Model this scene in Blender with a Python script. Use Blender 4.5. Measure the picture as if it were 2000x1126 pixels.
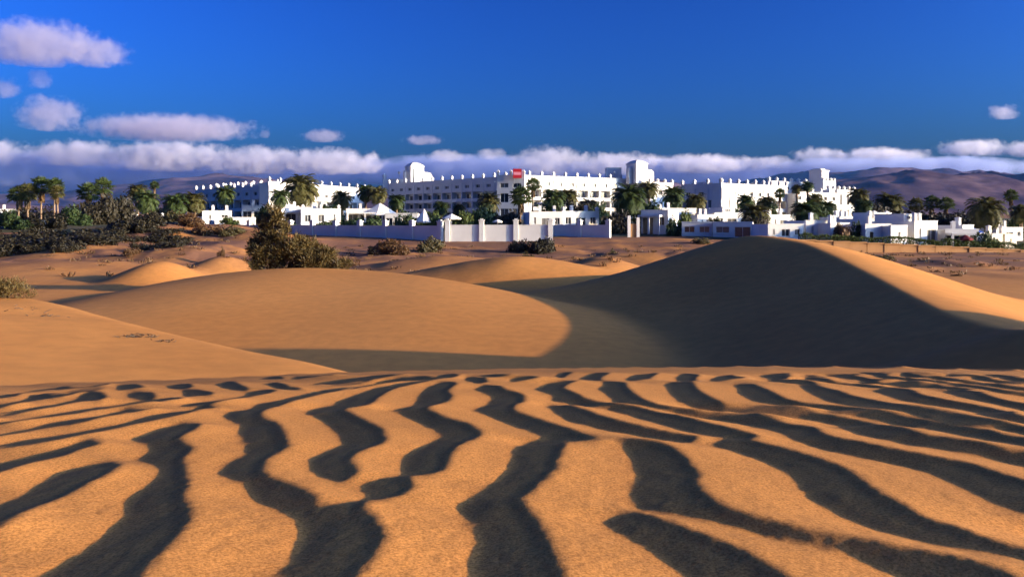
import bpy, math, random
import numpy as np
from mathutils import Vector, Matrix

for o in list(bpy.data.objects): bpy.data.objects.remove(o)
scene = bpy.context.scene
C = scene.collection
rad = math.radians

# ------------------------------------------------------------------ camera (eye level is z = 0, looking along +y)
cam_data = bpy.data.cameras.new('camera'); cam = bpy.data.objects.new('camera', cam_data); C.objects.link(cam)
cam.location = (0, 0, 0); cam.rotation_euler = (rad(90), 0, 0)
cam_data.sensor_width = 36; cam_data.lens = 27.0; cam_data.shift_y = -0.0665
cam_data.clip_start = 0.05; cam_data.clip_end = 60000
scene.camera = cam

# ------------------------------------------------------------------ sky, sun, exposure
SUN_AZ, SUN_EL = -15.0, 9.0            # degrees from +x (right of the view) towards the viewer; height
sun_dir = Vector((math.cos(rad(SUN_EL))*math.cos(rad(SUN_AZ)), math.cos(rad(SUN_EL))*math.sin(rad(SUN_AZ)), math.sin(rad(SUN_EL))))
world = bpy.data.worlds.new('World'); scene.world = world; world.use_nodes = True
wn = world.node_tree.nodes; wl = world.node_tree.links
bg = wn['Background']
sky = wn.new('ShaderNodeTexSky'); sky.sky_type = 'NISHITA'; sky.sun_disc = False
sky.sun_elevation = rad(SUN_EL); sky.sun_rotation = rad(90-SUN_AZ)
sky.altitude = 0; sky.air_density = 1.0; sky.dust_density = 3.6; sky.ozone_density = 6.0
gm = wn.new('ShaderNodeGamma'); gm.inputs['Gamma'].default_value = 1.9      # deep, clear blue of a polarised evening sky
tint = wn.new('ShaderNodeMix'); tint.data_type = 'RGBA'; tint.blend_type = 'MULTIPLY'; tint.inputs[0].default_value = 1.0
tint.inputs[7].default_value = (0.43, 0.475, 0.57, 1)
wl.new(sky.outputs[0], gm.inputs['Color']); wl.new(gm.outputs[0], tint.inputs[6]); wl.new(tint.outputs[2], bg.inputs['Color'])
bg.inputs['Strength'].default_value = 0.079
sl = bpy.data.lights.new('sun', 'SUN'); sl.energy = 3.7; sl.angle = rad(0.5); sl.color = (1.0, 0.72, 0.41)
so = bpy.data.objects.new('sun', sl); C.objects.link(so)
so.rotation_euler = sun_dir.to_track_quat('Z', 'Y').to_euler()
vs = scene.view_settings; vs.view_transform = 'Standard'; vs.look = 'None'; vs.exposure = 1.60; vs.gamma = 1.0
vs.use_curve_mapping = False
scene.render.engine = 'CYCLES'
scene.cycles.max_bounces = 6; scene.cycles.volume_bounces = 2; scene.cycles.transparent_max_bounces = 8

# ------------------------------------------------------------------ helpers
def tag(o, label=None, cat=None, group=None, kind=None):
    if label: o['label'] = label
    if cat: o['category'] = cat
    if group: o['group'] = group
    if kind: o['kind'] = kind
    return o
def mesh_obj(name, verts, faces, mat=None, parent=None, smooth=False):
    me = bpy.data.meshes.new(name)
    me.from_pydata([tuple(v) for v in verts], [], faces)
    me.update()
    return link_mesh(name, me, mat, parent, smooth)
def link_mesh(name, me, mat=None, parent=None, smooth=False):
    if mat: me.materials.append(mat)
    if smooth: me.polygons.foreach_set('use_smooth', np.ones(len(me.polygons), bool))
    o = bpy.data.objects.new(name, me); C.objects.link(o)
    if parent: o.parent = parent
    return o
def np_mesh(name, V, Q, mat=None, parent=None, smooth=True):
    """vertices (n,3) and an (m,k) face array, fast"""
    V = np.asarray(V, np.float32); Q = np.asarray(Q, np.int32)
    me = bpy.data.meshes.new(name)
    me.vertices.add(len(V)); me.vertices.foreach_set('co', V.ravel())
    k = Q.shape[1]
    me.loops.add(Q.size); me.loops.foreach_set('vertex_index', Q.ravel())
    me.polygons.add(len(Q)); me.polygons.foreach_set('loop_start', np.arange(0, Q.size, k, dtype=np.int32))
    me.update(calc_edges=True)
    return link_mesh(name, me, mat, parent, smooth)
def empty(name, loc=(0,0,0), rz=0):
    o = bpy.data.objects.new(name, None); C.objects.link(o); o.location = loc; o.rotation_euler = (0,0,rz)
    o.empty_display_size = 0.5
    return o
def copy_tree(o, parent=None):
    c = o.copy(); C.objects.link(c)
    if parent: c.parent = parent
    for ch in o.children: copy_tree(ch, c)
    return c

# ------------------------------------------------------------------ materials
def mat_new(name):
    m = bpy.data.materials.new(name); m.use_nodes = True
    return m, m.node_tree.nodes, m.node_tree.links, m.node_tree.nodes['Principled BSDF']
def ramp(nd, stops):
    r = nd.new('ShaderNodeValToRGB'); e = r.color_ramp.elements
    while len(e) < len(stops): e.new(0.5)
    for i, (p, c) in enumerate(stops): e[i].position = p; e[i].color = (*c, 1)
    return r
def noise_mat(name, c1, c2, scale, rough=0.85, bump=0.0, bscale=None, detail=6, spec=0.2, coord='Object'):
    m, nd, lk, b = mat_new(name)
    tc = nd.new('ShaderNodeTexCoord'); n = nd.new('ShaderNodeTexNoise')
    n.inputs['Scale'].default_value = scale; n.inputs['Detail'].default_value = detail
    lk.new(tc.outputs[coord], n.inputs['Vector'])
    r = ramp(nd, [(0.3, c1), (0.7, c2)]); lk.new(n.outputs[0], r.inputs[0]); lk.new(r.outputs[0], b.inputs['Base Color'])
    b.inputs['Roughness'].default_value = rough; b.inputs['Specular IOR Level'].default_value = spec
    if bump:
        n2 = nd.new('ShaderNodeTexNoise'); n2.inputs['Scale'].default_value = bscale or scale*4; n2.inputs['Detail'].default_value = 4
        lk.new(tc.outputs[coord], n2.inputs['Vector'])
        bp = nd.new('ShaderNodeBump'); bp.inputs['Strength'].default_value = 1; bp.inputs['Distance'].default_value = bump
        lk.new(n2.outputs[0], bp.inputs['Height']); lk.new(bp.outputs[0], b.inputs['Normal'])
    return m

def sand_material():
    m, nd, lk, b = mat_new('sand')
    geo = nd.new('ShaderNodeTexCoord')
    def nz(scale, detail=3, rough=.5):
        n = nd.new('ShaderNodeTexNoise'); n.inputs['Scale'].default_value = scale; n.inputs['Detail'].default_value = detail
        n.inputs['Roughness'].default_value = rough
        lk.new(geo.outputs['Object'], n.inputs['Vector']); return n
    big = nz(0.11, 4); mid = nz(2.3, 4); grain = nz(210, 2, .7); fine = nz(620, 1)
    r1 = ramp(nd, [(0.3, (0.50, 0.212, 0.052)), (0.7, (0.57, 0.256, 0.068))])
    lk.new(big.outputs[0], r1.inputs[0])
    r2 = ramp(nd, [(0.3, (0.88, 0.88, 0.90)), (0.7, (1.08, 1.07, 1.05))]); lk.new(mid.outputs[0], r2.inputs[0])
    r3 = ramp(nd, [(0.34, (0.66, 0.64, 0.62)), (0.5, (1.0, 1.0, 1.0)), (0.68, (1.28, 1.28, 1.32))]); lk.new(grain.outputs[0], r3.inputs[0])
    def mul(a, c):
        mx = nd.new('ShaderNodeMix'); mx.data_type = 'RGBA'; mx.blend_type = 'MULTIPLY'; mx.inputs[0].default_value = 1
        mx.clamp_result = False
        lk.new(a, mx.inputs[6]); lk.new(c, mx.inputs[7]); return mx.outputs[2]
    sep = nd.new('ShaderNodeSeparateXYZ'); lk.new(geo.outputs['Object'], sep.inputs[0])
    soil = nz(0.16, 6, .62)
    far = nd.new('ShaderNodeMapRange'); far.inputs['From Min'].default_value = 52; far.inputs['From Max'].default_value = 82; lk.new(sep.outputs['Y'], far.inputs['Value'])
    sm = nd.new('ShaderNodeMapRange'); sm.inputs['From Min'].default_value = 0.30; sm.inputs['From Max'].default_value = 0.54; lk.new(soil.outputs[0], sm.inputs['Value'])
    fm = nd.new('ShaderNodeMath'); fm.operation = 'MULTIPLY'; lk.new(far.outputs[0], fm.inputs[0]); lk.new(sm.outputs[0], fm.inputs[1])
    dirt = nd.new('ShaderNodeMix'); dirt.data_type = 'RGBA'; lk.new(fm.outputs[0], dirt.inputs[0]); lk.new(r1.outputs[0], dirt.inputs[6]); dirt.inputs[7].default_value = (0.20, 0.098, 0.055, 1)
    col = mul(mul(dirt.outputs[2], r2.outputs[0]), r3.outputs[0])
    lk.new(col, b.inputs['Base Color'])
    b.inputs['Roughness'].default_value = 0.95; b.inputs['Specular IOR Level'].default_value = 0.08
    add = nd.new('ShaderNodeMath'); add.operation = 'ADD'
    lk.new(grain.outputs[0], add.inputs[0]); lk.new(fine.outputs[0], add.inputs[1])
    bp = nd.new('ShaderNodeBump'); bp.inputs['Strength'].default_value = 0.22; bp.inputs['Distance'].default_value = 0.0016
    lk.new(add.outputs[0], bp.inputs['Height']); lk.new(bp.outputs[0], b.inputs['Normal'])
    return m
M = {}
M['sand'] = sand_material()
# ------------------------------------------------------------------ wind ripples of the near dune
# Outlines of the troughs between the ripple crests, as seen from the standing point; they are laid on
# the near dune's surface and a relief is solved from them whose crests stand along their sunny side.
TROUGHS = [
 [(395,827),(380,838),(345,858),(375,876),(356,894),(357,905),(361,927),(365,947),(352,972),(362,982),(370,1015),(337,1055),(300,1090),(270,1120),(200,1200),(0,1420),(-150,1420),(-60,1240),(40,1160),(85,1126),(111,1112),(162,1077),(207,1045),(246,1010),(250,980),(272,960),(307,935),(314,917),(300,905),(265,900),(295,882),(287,870),(258,860),(300,843),(350,830)],
 [(-160,1050),(0,985),(50,965),(75,945),(112,925),(162,912),(212,902),(236,907),(217,920),(175,940),(125,967),(62,992),(20,1010),(0,1025),(-160,1120)],
 [(-200,950),(0,905),(75,888),(150,868),(175,860),(200,867),(150,878),(125,890),(62,902),(0,920),(-200,975)],
 [(-200,905),(0,868),(100,852),(150,845),(200,836),(237,829),(270,819),(300,811),(335,806),(380,801),(392,794),(430,797),(395,800),(345,813),(300,822),(250,832),(200,842),(150,853),(100,861),(0,874),(-200,915)],
 [(-200,880),(0,847),(50,838),(100,826),(150,818),(200,811),(250,800),(312,797),(250,806),(200,815),(160,825),(100,833),(50,842),(0,851),(-200,890)],
 [(-200,845),(0,820),(100,808),(200,794),(250,787),(310,779),(357,776),(356,780),(300,786),(200,799),(100,813),(0,825),(-200,855)],
 [(350,793),(400,785),(440,780),(480,772),(482,766),(500,762),(540,761),(520,768),(500,772),(480,776),(430,785),(395,795)],
 [(-200,825),(0,803),(50,797),(100,790),(147,781),(160,771),(180,766),(200,767),(205,776),(195,782),(150,786),(100,795),(50,802),(0,808),(-200,835)],
 [(-200,806),(0,788),(50,780),(62,773),(105,770),(150,764),(200,757),(200,761),(150,768),(100,778),(50,785),(0,792),(-200,815)],
 [(-200,792),(0,773),(50,765),(110,757),(165,755),(212,749),(212,752),(165,758),(110,761),(50,769),(0,779),(-200,800)],
 [(227,755),(250,752),(272,752),(285,757),(260,761),(232,762)],
 [(247,770),(265,766),(295,766),(303,777),(280,781),(255,778)],
 [(325,755),(345,749),(370,749),(375,757),(350,760),(332,757)],
 [(357,762),(385,762),(413,765),(412,772),(385,774),(360,775)],
 [(425,751),(440,745),(455,744),(470,752),(488,761),(460,762),(435,757)],
 [(512,750),(530,746),(550,748),(565,754),(590,757),(560,759),(540,758),(525,752)],
 [(515,739),(545,735),(552,738),(520,742)],
 [(572,737),(600,734),(660,731),(625,736),(580,740)],
 [(607,751),(640,745),(700,738),(760,733),(800,732),(770,737),(720,742),(660,749),(615,753)],
 [(500,791),(540,783),(575,774),(620,763),(660,755),(720,748),(780,741),(850,736),(860,732),(880,729),(900,732),(895,736),(850,739),(780,744),(720,753),(675,760),(630,768),(600,775),(560,788),(540,795),(520,800),(505,810),(512,820),(540,828),(553,843),(555,855),(565,870),(545,882),(520,895),(510,915),(508,921),(530,935),(562,945),(600,960),(615,966),(611,985),(640,987),(700,978),(718,973),(707,995),(728,1012),(745,1038),(748,1050),(735,1070),(715,1095),(695,1120),(660,1190),(600,1420),(380,1420),(480,1200),(535,1126),(560,1103),(585,1067),(595,1040),(590,1020),(570,1005),(540,993),(500,978),(485,960),(475,947),(440,930),(428,923),(437,912),(450,903),(480,888),(478,870),(468,850),(472,833),(455,826),(437,815),(450,805),(490,800)],
 [(860,738),(830,741),(775,751),(735,757),(700,769),(660,785),(650,793),(605,802),(598,809),(620,819),(645,833),(658,847),(670,867),(625,887),(608,897),(607,920),(630,932),(667,942),(690,932),(700,922),(690,910),(682,897),(700,880),(740,867),(753,858),(745,838),(718,827),(690,813),(667,803),(680,797),(720,794),(735,778),(760,762),(780,755),(810,750),(840,744)],
 [(860,748),(880,746),(892,749),(880,757),(872,762),(882,773),(875,783),(835,795),(833,803),(870,818),(915,829),(935,843),(940,850),(915,860),(890,873),(875,890),(868,913),(866,920),(830,925),(795,929),(805,945),(795,962),(770,970),(715,976),(718,968),(705,950),(735,938),(785,927),(788,915),(785,900),(800,885),(840,865),(862,853),(850,840),(820,828),(790,815),(765,805),(785,798),(808,792),(820,770),(835,757)],
 [(905,740),(920,736),(945,738),(950,745),(935,749),(915,745)],
 [(930,732),(960,733),(1000,737),(1000,741),(960,737)],
 [(928,762),(945,753),(975,754),(985,762),(1010,767),(1023,772),(1022,783),(1005,792),(1000,800),(1010,808),(1040,816),(1075,828),(1120,842),(1145,852),(1180,858),(1205,863),(1105,860),(1095,880),(1087,900),(1085,915),(1060,935),(1040,955),(1012,975),(1035,1000),(1050,1025),(1070,1060),(1085,1095),(1100,1126),(1130,1200),(1180,1420),(880,1420),(915,1200),(925,1126),(922,1100),(935,1070),(937,1045),(920,1025),(905,1005),(892,990),(920,975),(945,955),(975,935),(993,920),(1000,900),(1005,880),(1015,867),(1070,860),(1065,855),(1035,842),(1000,830),(975,823),(945,810),(925,803),(945,793),(960,782),(962,775),(945,767)],
 [(1147,854),(1205,860),(1250,861),(1290,869),(1312,877),(1325,885),(1340,898),(1345,908),(1365,925),(1358,950),(1380,968),(1410,990),(1450,1003),(1500,1017),(1540,1028),(1600,1043),(1650,1050),(1700,1058),(1750,1069),(1830,1079),(1900,1096),(1950,1110),(1990,1126),(2100,1170),(2400,1300),(2300,1400),(1900,1190),(1760,1123),(1717,1110),(1687,1097),(1650,1077),(1600,1065),(1562,1057),(1500,1047),(1450,1030),(1400,1015),(1320,1002),(1252,996),(1240,982),(1230,965),(1242,947),(1246,925),(1237,907),(1230,890),(1220,875),(1205,864)],
 [(1182,1022),(1195,1012),(1215,1003),(1245,1003),(1280,1010),(1310,1022),(1350,1037),(1400,1055),(1440,1072),(1475,1090),(1500,1107),(1520,1118),(1600,1165),(1900,1420),(1600,1420),(1420,1180),(1340,1126),(1315,1107),(1280,1083),(1255,1065),(1225,1052),(1197,1038)],
 [(1045,760),(1070,750),(1105,745),(1130,743),(1110,748),(1097,757),(1110,763),(1130,770),(1135,775),(1160,783),(1190,786),(1230,790),(1260,796),(1300,807),(1350,818),(1400,831),(1440,839),(1478,848),(1472,854),(1457,859),(1500,870),(1537,877),(1587,892),(1635,907),(1650,915),(1682,937),(1712,962),(1765,987),(1800,1010),(1862,1027),(1900,1040),(1962,1060),(2000,1070),(2150,1105),(2400,1180),(2400,1210),(2150,1125),(2000,1087),(1900,1072),(1825,1060),(1750,1042),(1700,1030),(1637,1002),(1595,982),(1572,957),(1545,927),(1500,905),(1430,881),(1390,868),(1408,858),(1428,855),(1362,847),(1312,835),(1262,822),(1225,808),(1180,797),(1140,790),(1078,782),(1080,772)],
 [(1067,793),(1080,790),(1100,790),(1130,797),(1165,811),(1195,820),(1250,833),(1300,844),(1360,851),(1352,862),(1320,862),(1260,853),(1190,842),(1140,830),(1110,822),(1085,808)],
 [(1180,745),(1220,747),(1222,755),(1235,767),(1250,776),(1278,786),(1325,793),(1400,805),(1450,814),(1500,820),(1550,829),(1595,835),(1600,846),(1632,856),(1675,862),(1725,874),(1775,882),(1825,891),(1900,905),(1912,910),(1962,927),(2000,937),(2150,985),(2400,1070),(2400,1130),(2150,1045),(2000,1002),(1962,990),(1925,975),(1875,947),(1825,927),(1775,910),(1725,900),(1700,897),(1625,882),(1575,868),(1555,861),(1532,847),(1500,838),(1450,830),(1400,817),(1350,808),(1300,797),(1250,790),(1200,782),(1185,770),(1170,760),(1178,752)],
 [(1305,747),(1350,745),(1357,757),(1370,767),(1390,777),(1420,786),(1450,790),(1500,796),(1575,806),(1650,817),(1712,827),(1750,833),(1795,845),(1795,850),(1825,855),(1875,860),(1925,867),(1975,882),(2000,880),(2150,905),(2400,960),(2400,1010),(2150,950),(2000,910),(1950,897),(1900,887),(1825,875),(1775,868),(1725,857),(1675,847),(1650,835),(1600,824),(1550,815),(1500,810),(1450,803),(1400,796),(1350,789),(1325,782),(1310,770),(1302,755)],
 [(1437,752),(1470,750),(1500,762),(1532,779),(1575,788),(1625,796),(1675,801),(1750,812),(1825,822),(1900,836),(1937,840),(1967,850),(2000,853),(2150,880),(2400,925),(2400,942),(2150,895),(2000,868),(1925,857),(1885,850),(1850,842),(1800,832),(1750,825),(1700,817),(1632,807),(1575,797),(1500,789),(1470,782),(1447,771),(1440,760)],
 [(1560,753),(1590,752),(1610,757),(1637,763),(1662,774),(1712,786),(1775,797),(1825,804),(1875,811),(1925,820),(2000,834),(2150,862),(2400,900),(2400,910),(2150,870),(2000,844),(1950,838),(1900,831),(1825,817),(1750,806),(1675,795),(1610,782),(1582,767),(1565,757)],
 [(1705,764),(1730,758),(1775,760),(1800,771),(1850,782),(1900,791),(1950,802),(2000,811),(2150,840),(2400,880),(2400,890),(2150,852),(2000,825),(1950,816),(1875,801),(1800,789),(1755,781),(1732,772)],
 [(1840,765),(1870,760),(1912,765),(1937,774),(1975,782),(2000,786),(2150,810),(2400,850),(2400,870),(2150,830),(2000,801),(1950,790),(1880,776)],
 [(1500,739),(1560,746),(1600,751),(1560,751),(1500,744)],
 [(1575,737),(1612,741),(1700,752),(1730,756),(1700,758),(1612,747),(1575,742)],
 [(1615,733),(1675,736),(1750,746),(1850,756),(1910,760),(1850,761),(1750,751),(1675,742),(1615,738)],
 [(1682,728),(1750,735),(1825,745),(1925,756),(2000,765),(2150,782),(2400,805),(2400,815),(2150,790),(2000,771),(1925,760),(1825,750),(1750,740),(1682,733)],
 [(1762,728),(1825,735),(1900,745),(2000,755),(2150,772),(2400,795),(2400,800),(2150,777),(2000,760),(1900,750),(1825,740),(1762,733)],
 [(1850,730),(1925,737),(2000,746),(2150,763),(2150,767),(2000,750),(1925,742),(1850,734)],
 [(1920,730),(2000,737),(2150,753),(2150,757),(2000,741),(1920,734)],
 [(1085,734),(1100,726),(1115,726),(1097,738)],
 [(1130,740),(1160,727),(1190,728),(1170,737),(1175,743),(1150,741)],
 [(1220,740),(1245,730),(1285,729),(1262,738),(1235,742)],
 [(1320,738),(1335,729),(1362,732),(1358,738),(1350,743),(1325,741)],
 [(1385,740),(1415,733),(1455,735),(1445,742),(1400,744)],
 [(1480,737),(1500,731),(1545,732),(1530,738)],
 [(1000,742),(1030,738),(1070,737),(1040,741),(1000,746)],
]

F, HOR, CX = 1500.0, 430.0, 1000.0
Z0 = 0.45
_U = np.array([-3.0,-1.2,-0.667,-0.467,-0.267,0.0,0.333,0.667,1.2,3.0])
_S = np.array([0.240,0.232,0.2185,0.2105,0.2025,0.1950,0.1923,0.1965,0.205,0.21])
def near_dune(x, y):
    u = x/np.maximum(y, 0.6)
    c = np.interp(u, _U, _S)**2/(4*Z0)
    c = np.where(y < 3, 0.0211+(c-0.0211)*np.clip(y/3, 0, 1)**2*(3-2*np.clip(y/3, 0, 1)), c)
    return -(Z0+c*y*np.abs(y))

def noise2(x, y, seed):
    """smooth lattice noise, about -1..1"""
    r = np.random.RandomState(seed).uniform(-1, 1, (256, 256))
    xi = np.floor(x).astype(int); yi = np.floor(y).astype(int)
    fx = x-xi; fy = y-yi
    fx = fx*fx*fx*(fx*(fx*6-15)+10); fy = fy*fy*fy*(fy*(fy*6-15)+10)
    g = lambda a, b: r[a & 255, b & 255]
    return (g(xi,yi)*(1-fx)+g(xi+1,yi)*fx)*(1-fy)+(g(xi,yi+1)*(1-fx)+g(xi+1,yi+1)*fx)*fy
def fbm(x, y, seed, octs=4, gain=0.5):
    s = 0; a = 1; t = 0
    for k in range(octs):
        s = s+a*noise2(x*2**k+17.3*k, y*2**k-9.1*k, seed+k); t += a; a *= gain
    return s/t

def inside(poly, px, py):
    m = np.zeros(px.shape, bool)
    n = len(poly)
    for i in range(n):
        x1, y1 = poly[i]; x2, y2 = poly[(i+1) % n]
        if y1 == y2: continue
        c = ((y1 > py) != (y2 > py)) & (px < (x2-x1)*(py-y1)/(y2-y1)+x1)
        m ^= c
    return m

PASSES = (3, 3, 3, 3, 3, 6)
class Ripples:
    """relief on a grid whose first axis runs towards the sun"""
    h = 0.008
    def __init__(self, az, tan_e):
        h = self.h
        self.d = d = np.array([math.cos(az), math.sin(az)]); self.n = n = np.array([-d[1], d[0]])
        self.u0, self.v0 = -6.9, -0.6
        nu, nv = 1728, 1000
        uu = self.u0+h*np.arange(nu); vv = self.v0+h*np.arange(nv)
        Ug, Vg = np.meshgrid(uu, vv, indexing='ij')
        X = Ug*d[0]+Vg*n[0]; Y = Ug*d[1]+Vg*n[1]
        Z = near_dune(X, Y)
        ok = Y > 0.45
        yc = 2*Z0/np.interp(X/np.maximum(Y, .5), _U, _S)
        Ys = np.maximum(Y, .45); px = np.where(ok, CX+F*X/Ys, 1e6)
        # the same kind of ripples carry on beyond what was traced
        ph = 2*math.pi/0.30*(X*0.80+0.40*(Y-1.2)*np.tanh(X*1.1)+0.30*fbm(X*.8, Y*.8, 5, 3)+0.05*noise2(X*3.1, Y*3.1, 9))
        other = np.sin(ph) > 0.12+0.55*noise2(X*2.2, Y*2.2, 21)
        ku = 2*math.pi*np.fft.fftfreq(nu, h)[:,None]; kv = 2*math.pi*np.fft.fftfreq(nv, h)[None,:]
        den = ku*ku+0.12*kv*kv+9.0
        solve = lambda g: np.real(np.fft.ifft2(-1j*ku*np.fft.fft2(g)/den))
        r = np.zeros(X.shape); g = None
        for outer, inner in enumerate(PASSES):
            # where each point of the relief is seen from the standing point
            py = np.where(ok, HOR-F*(Z+r)/Ys, 1e6)
            traced = ok & (px > -50) & (px < 2050) & (py < 1190) & (Y < yc*1.04)
            mask = np.zeros(X.shape, bool)
            for p in TROUGHS:
                a = np.array(p, float)
                idx = np.nonzero(traced & (px >= a[:,0].min()) & (px <= a[:,0].max()) & (py >= a[:,1].min()) & (py <= a[:,1].max()))
                if len(idx[0]): mask[idx] |= inside(p, px[idx], py[idx])
            mask = np.where(traced, mask, other)
            m = self.blur(mask.astype(float), 1.0)
            g1 = np.where(m > .5, tan_e*1.05, -tan_e*0.45)
            g = g1 if g is None else 0.5*g+0.5*g1
            for it in range(inner):
                r = self.blur(solve(g), 0.9)
                sh = self.shadow(r+Z, tan_e)
                e = m-self.blur(sh.astype(float), 1.0)
                # too bright in a trough: drop the floor faster towards the crest's shade; too dark on a back: tilt it to the sun
                g = np.clip(g+np.clip(e, -1, 1)*tan_e*0.5, -tan_e*0.70, tan_e*2.6)
        self.mask = mask; self.traced = traced; self.px, self.py = px, py
        self.err = float(np.mean(np.abs(m-sh)[traced]))
        self.sh = sh
        self.r = r
    def blur(self, a, s):
        k = int(3*s)+1; w = np.exp(-0.5*(np.arange(-k, k+1)/s)**2); w /= w.sum()
        b = sum(w[i+k]*np.roll(a, i, 0) for i in range(-k, k+1))
        return sum(w[i+k]*np.roll(b, i, 1) for i in range(-k, k+1))
    def shadow(self, z, tan_e):
        line = z-tan_e*self.h*np.arange(z.shape[0])[:,None]       # sun at +u
        mx = np.maximum.accumulate(line[::-1], 0)[::-1]
        return mx > line+0.0003
    def at(self, x, y):
        u = (x*self.d[0]+y*self.d[1]-self.u0)/self.h; v = (x*self.n[0]+y*self.n[1]-self.v0)/self.h
        nu, nv = self.r.shape
        inb = (u > 1) & (u < nu-3) & (v > 1) & (v < nv-3)
        u = np.clip(u, 1, nu-3); v = np.clip(v, 1, nv-3)
        i = u.astype(int); j = v.astype(int); a = u-i; b = v-j
        r = self.r
        z = (r[i,j]*(1-a)+r[i+1,j]*a)*(1-b)+(r[i,j+1]*(1-a)+r[i+1,j+1]*a)*b
        edge = np.clip(np.minimum(np.minimum(u, nu-u), np.minimum(v, nv-v))/40, 0, 1)
        return np.where(inb, z*edge, 0)
# ------------------------------------------------------------------ the sand sheet
TAN_E = math.tan(rad(SUN_EL))
RIP = Ripples(rad(SUN_AZ), TAN_E)
def sstep(a, b, x):
    t = np.clip((x-a)/(b-a), 0, 1); return t*t*(3-2*t)
def smax(a, b, k):
    h = np.clip(0.5+0.5*(a-b)/k, 0, 1); return b+(a-b)*h+k*h*(1-h)
def hermite(xs, ys, x):
    """smooth (Catmull-Rom) interpolation through points, flat outside"""
    xs = np.asarray(xs, float); ys = np.asarray(ys, float)
    m = np.gradient(ys, xs); m[0] = m[-1] = 0
    x = np.clip(x, xs[0], xs[-1]); i = np.clip(np.searchsorted(xs, x)-1, 0, len(xs)-2)
    h = xs[i+1]-xs[i]; t = (x-xs[i])/h
    return ((2*t**3-3*t**2+1)*ys[i]+(t**3-2*t**2+t)*h*m[i]+(-2*t**3+3*t**2)*ys[i+1]+(t**3-t**2)*h*m[i+1])

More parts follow.
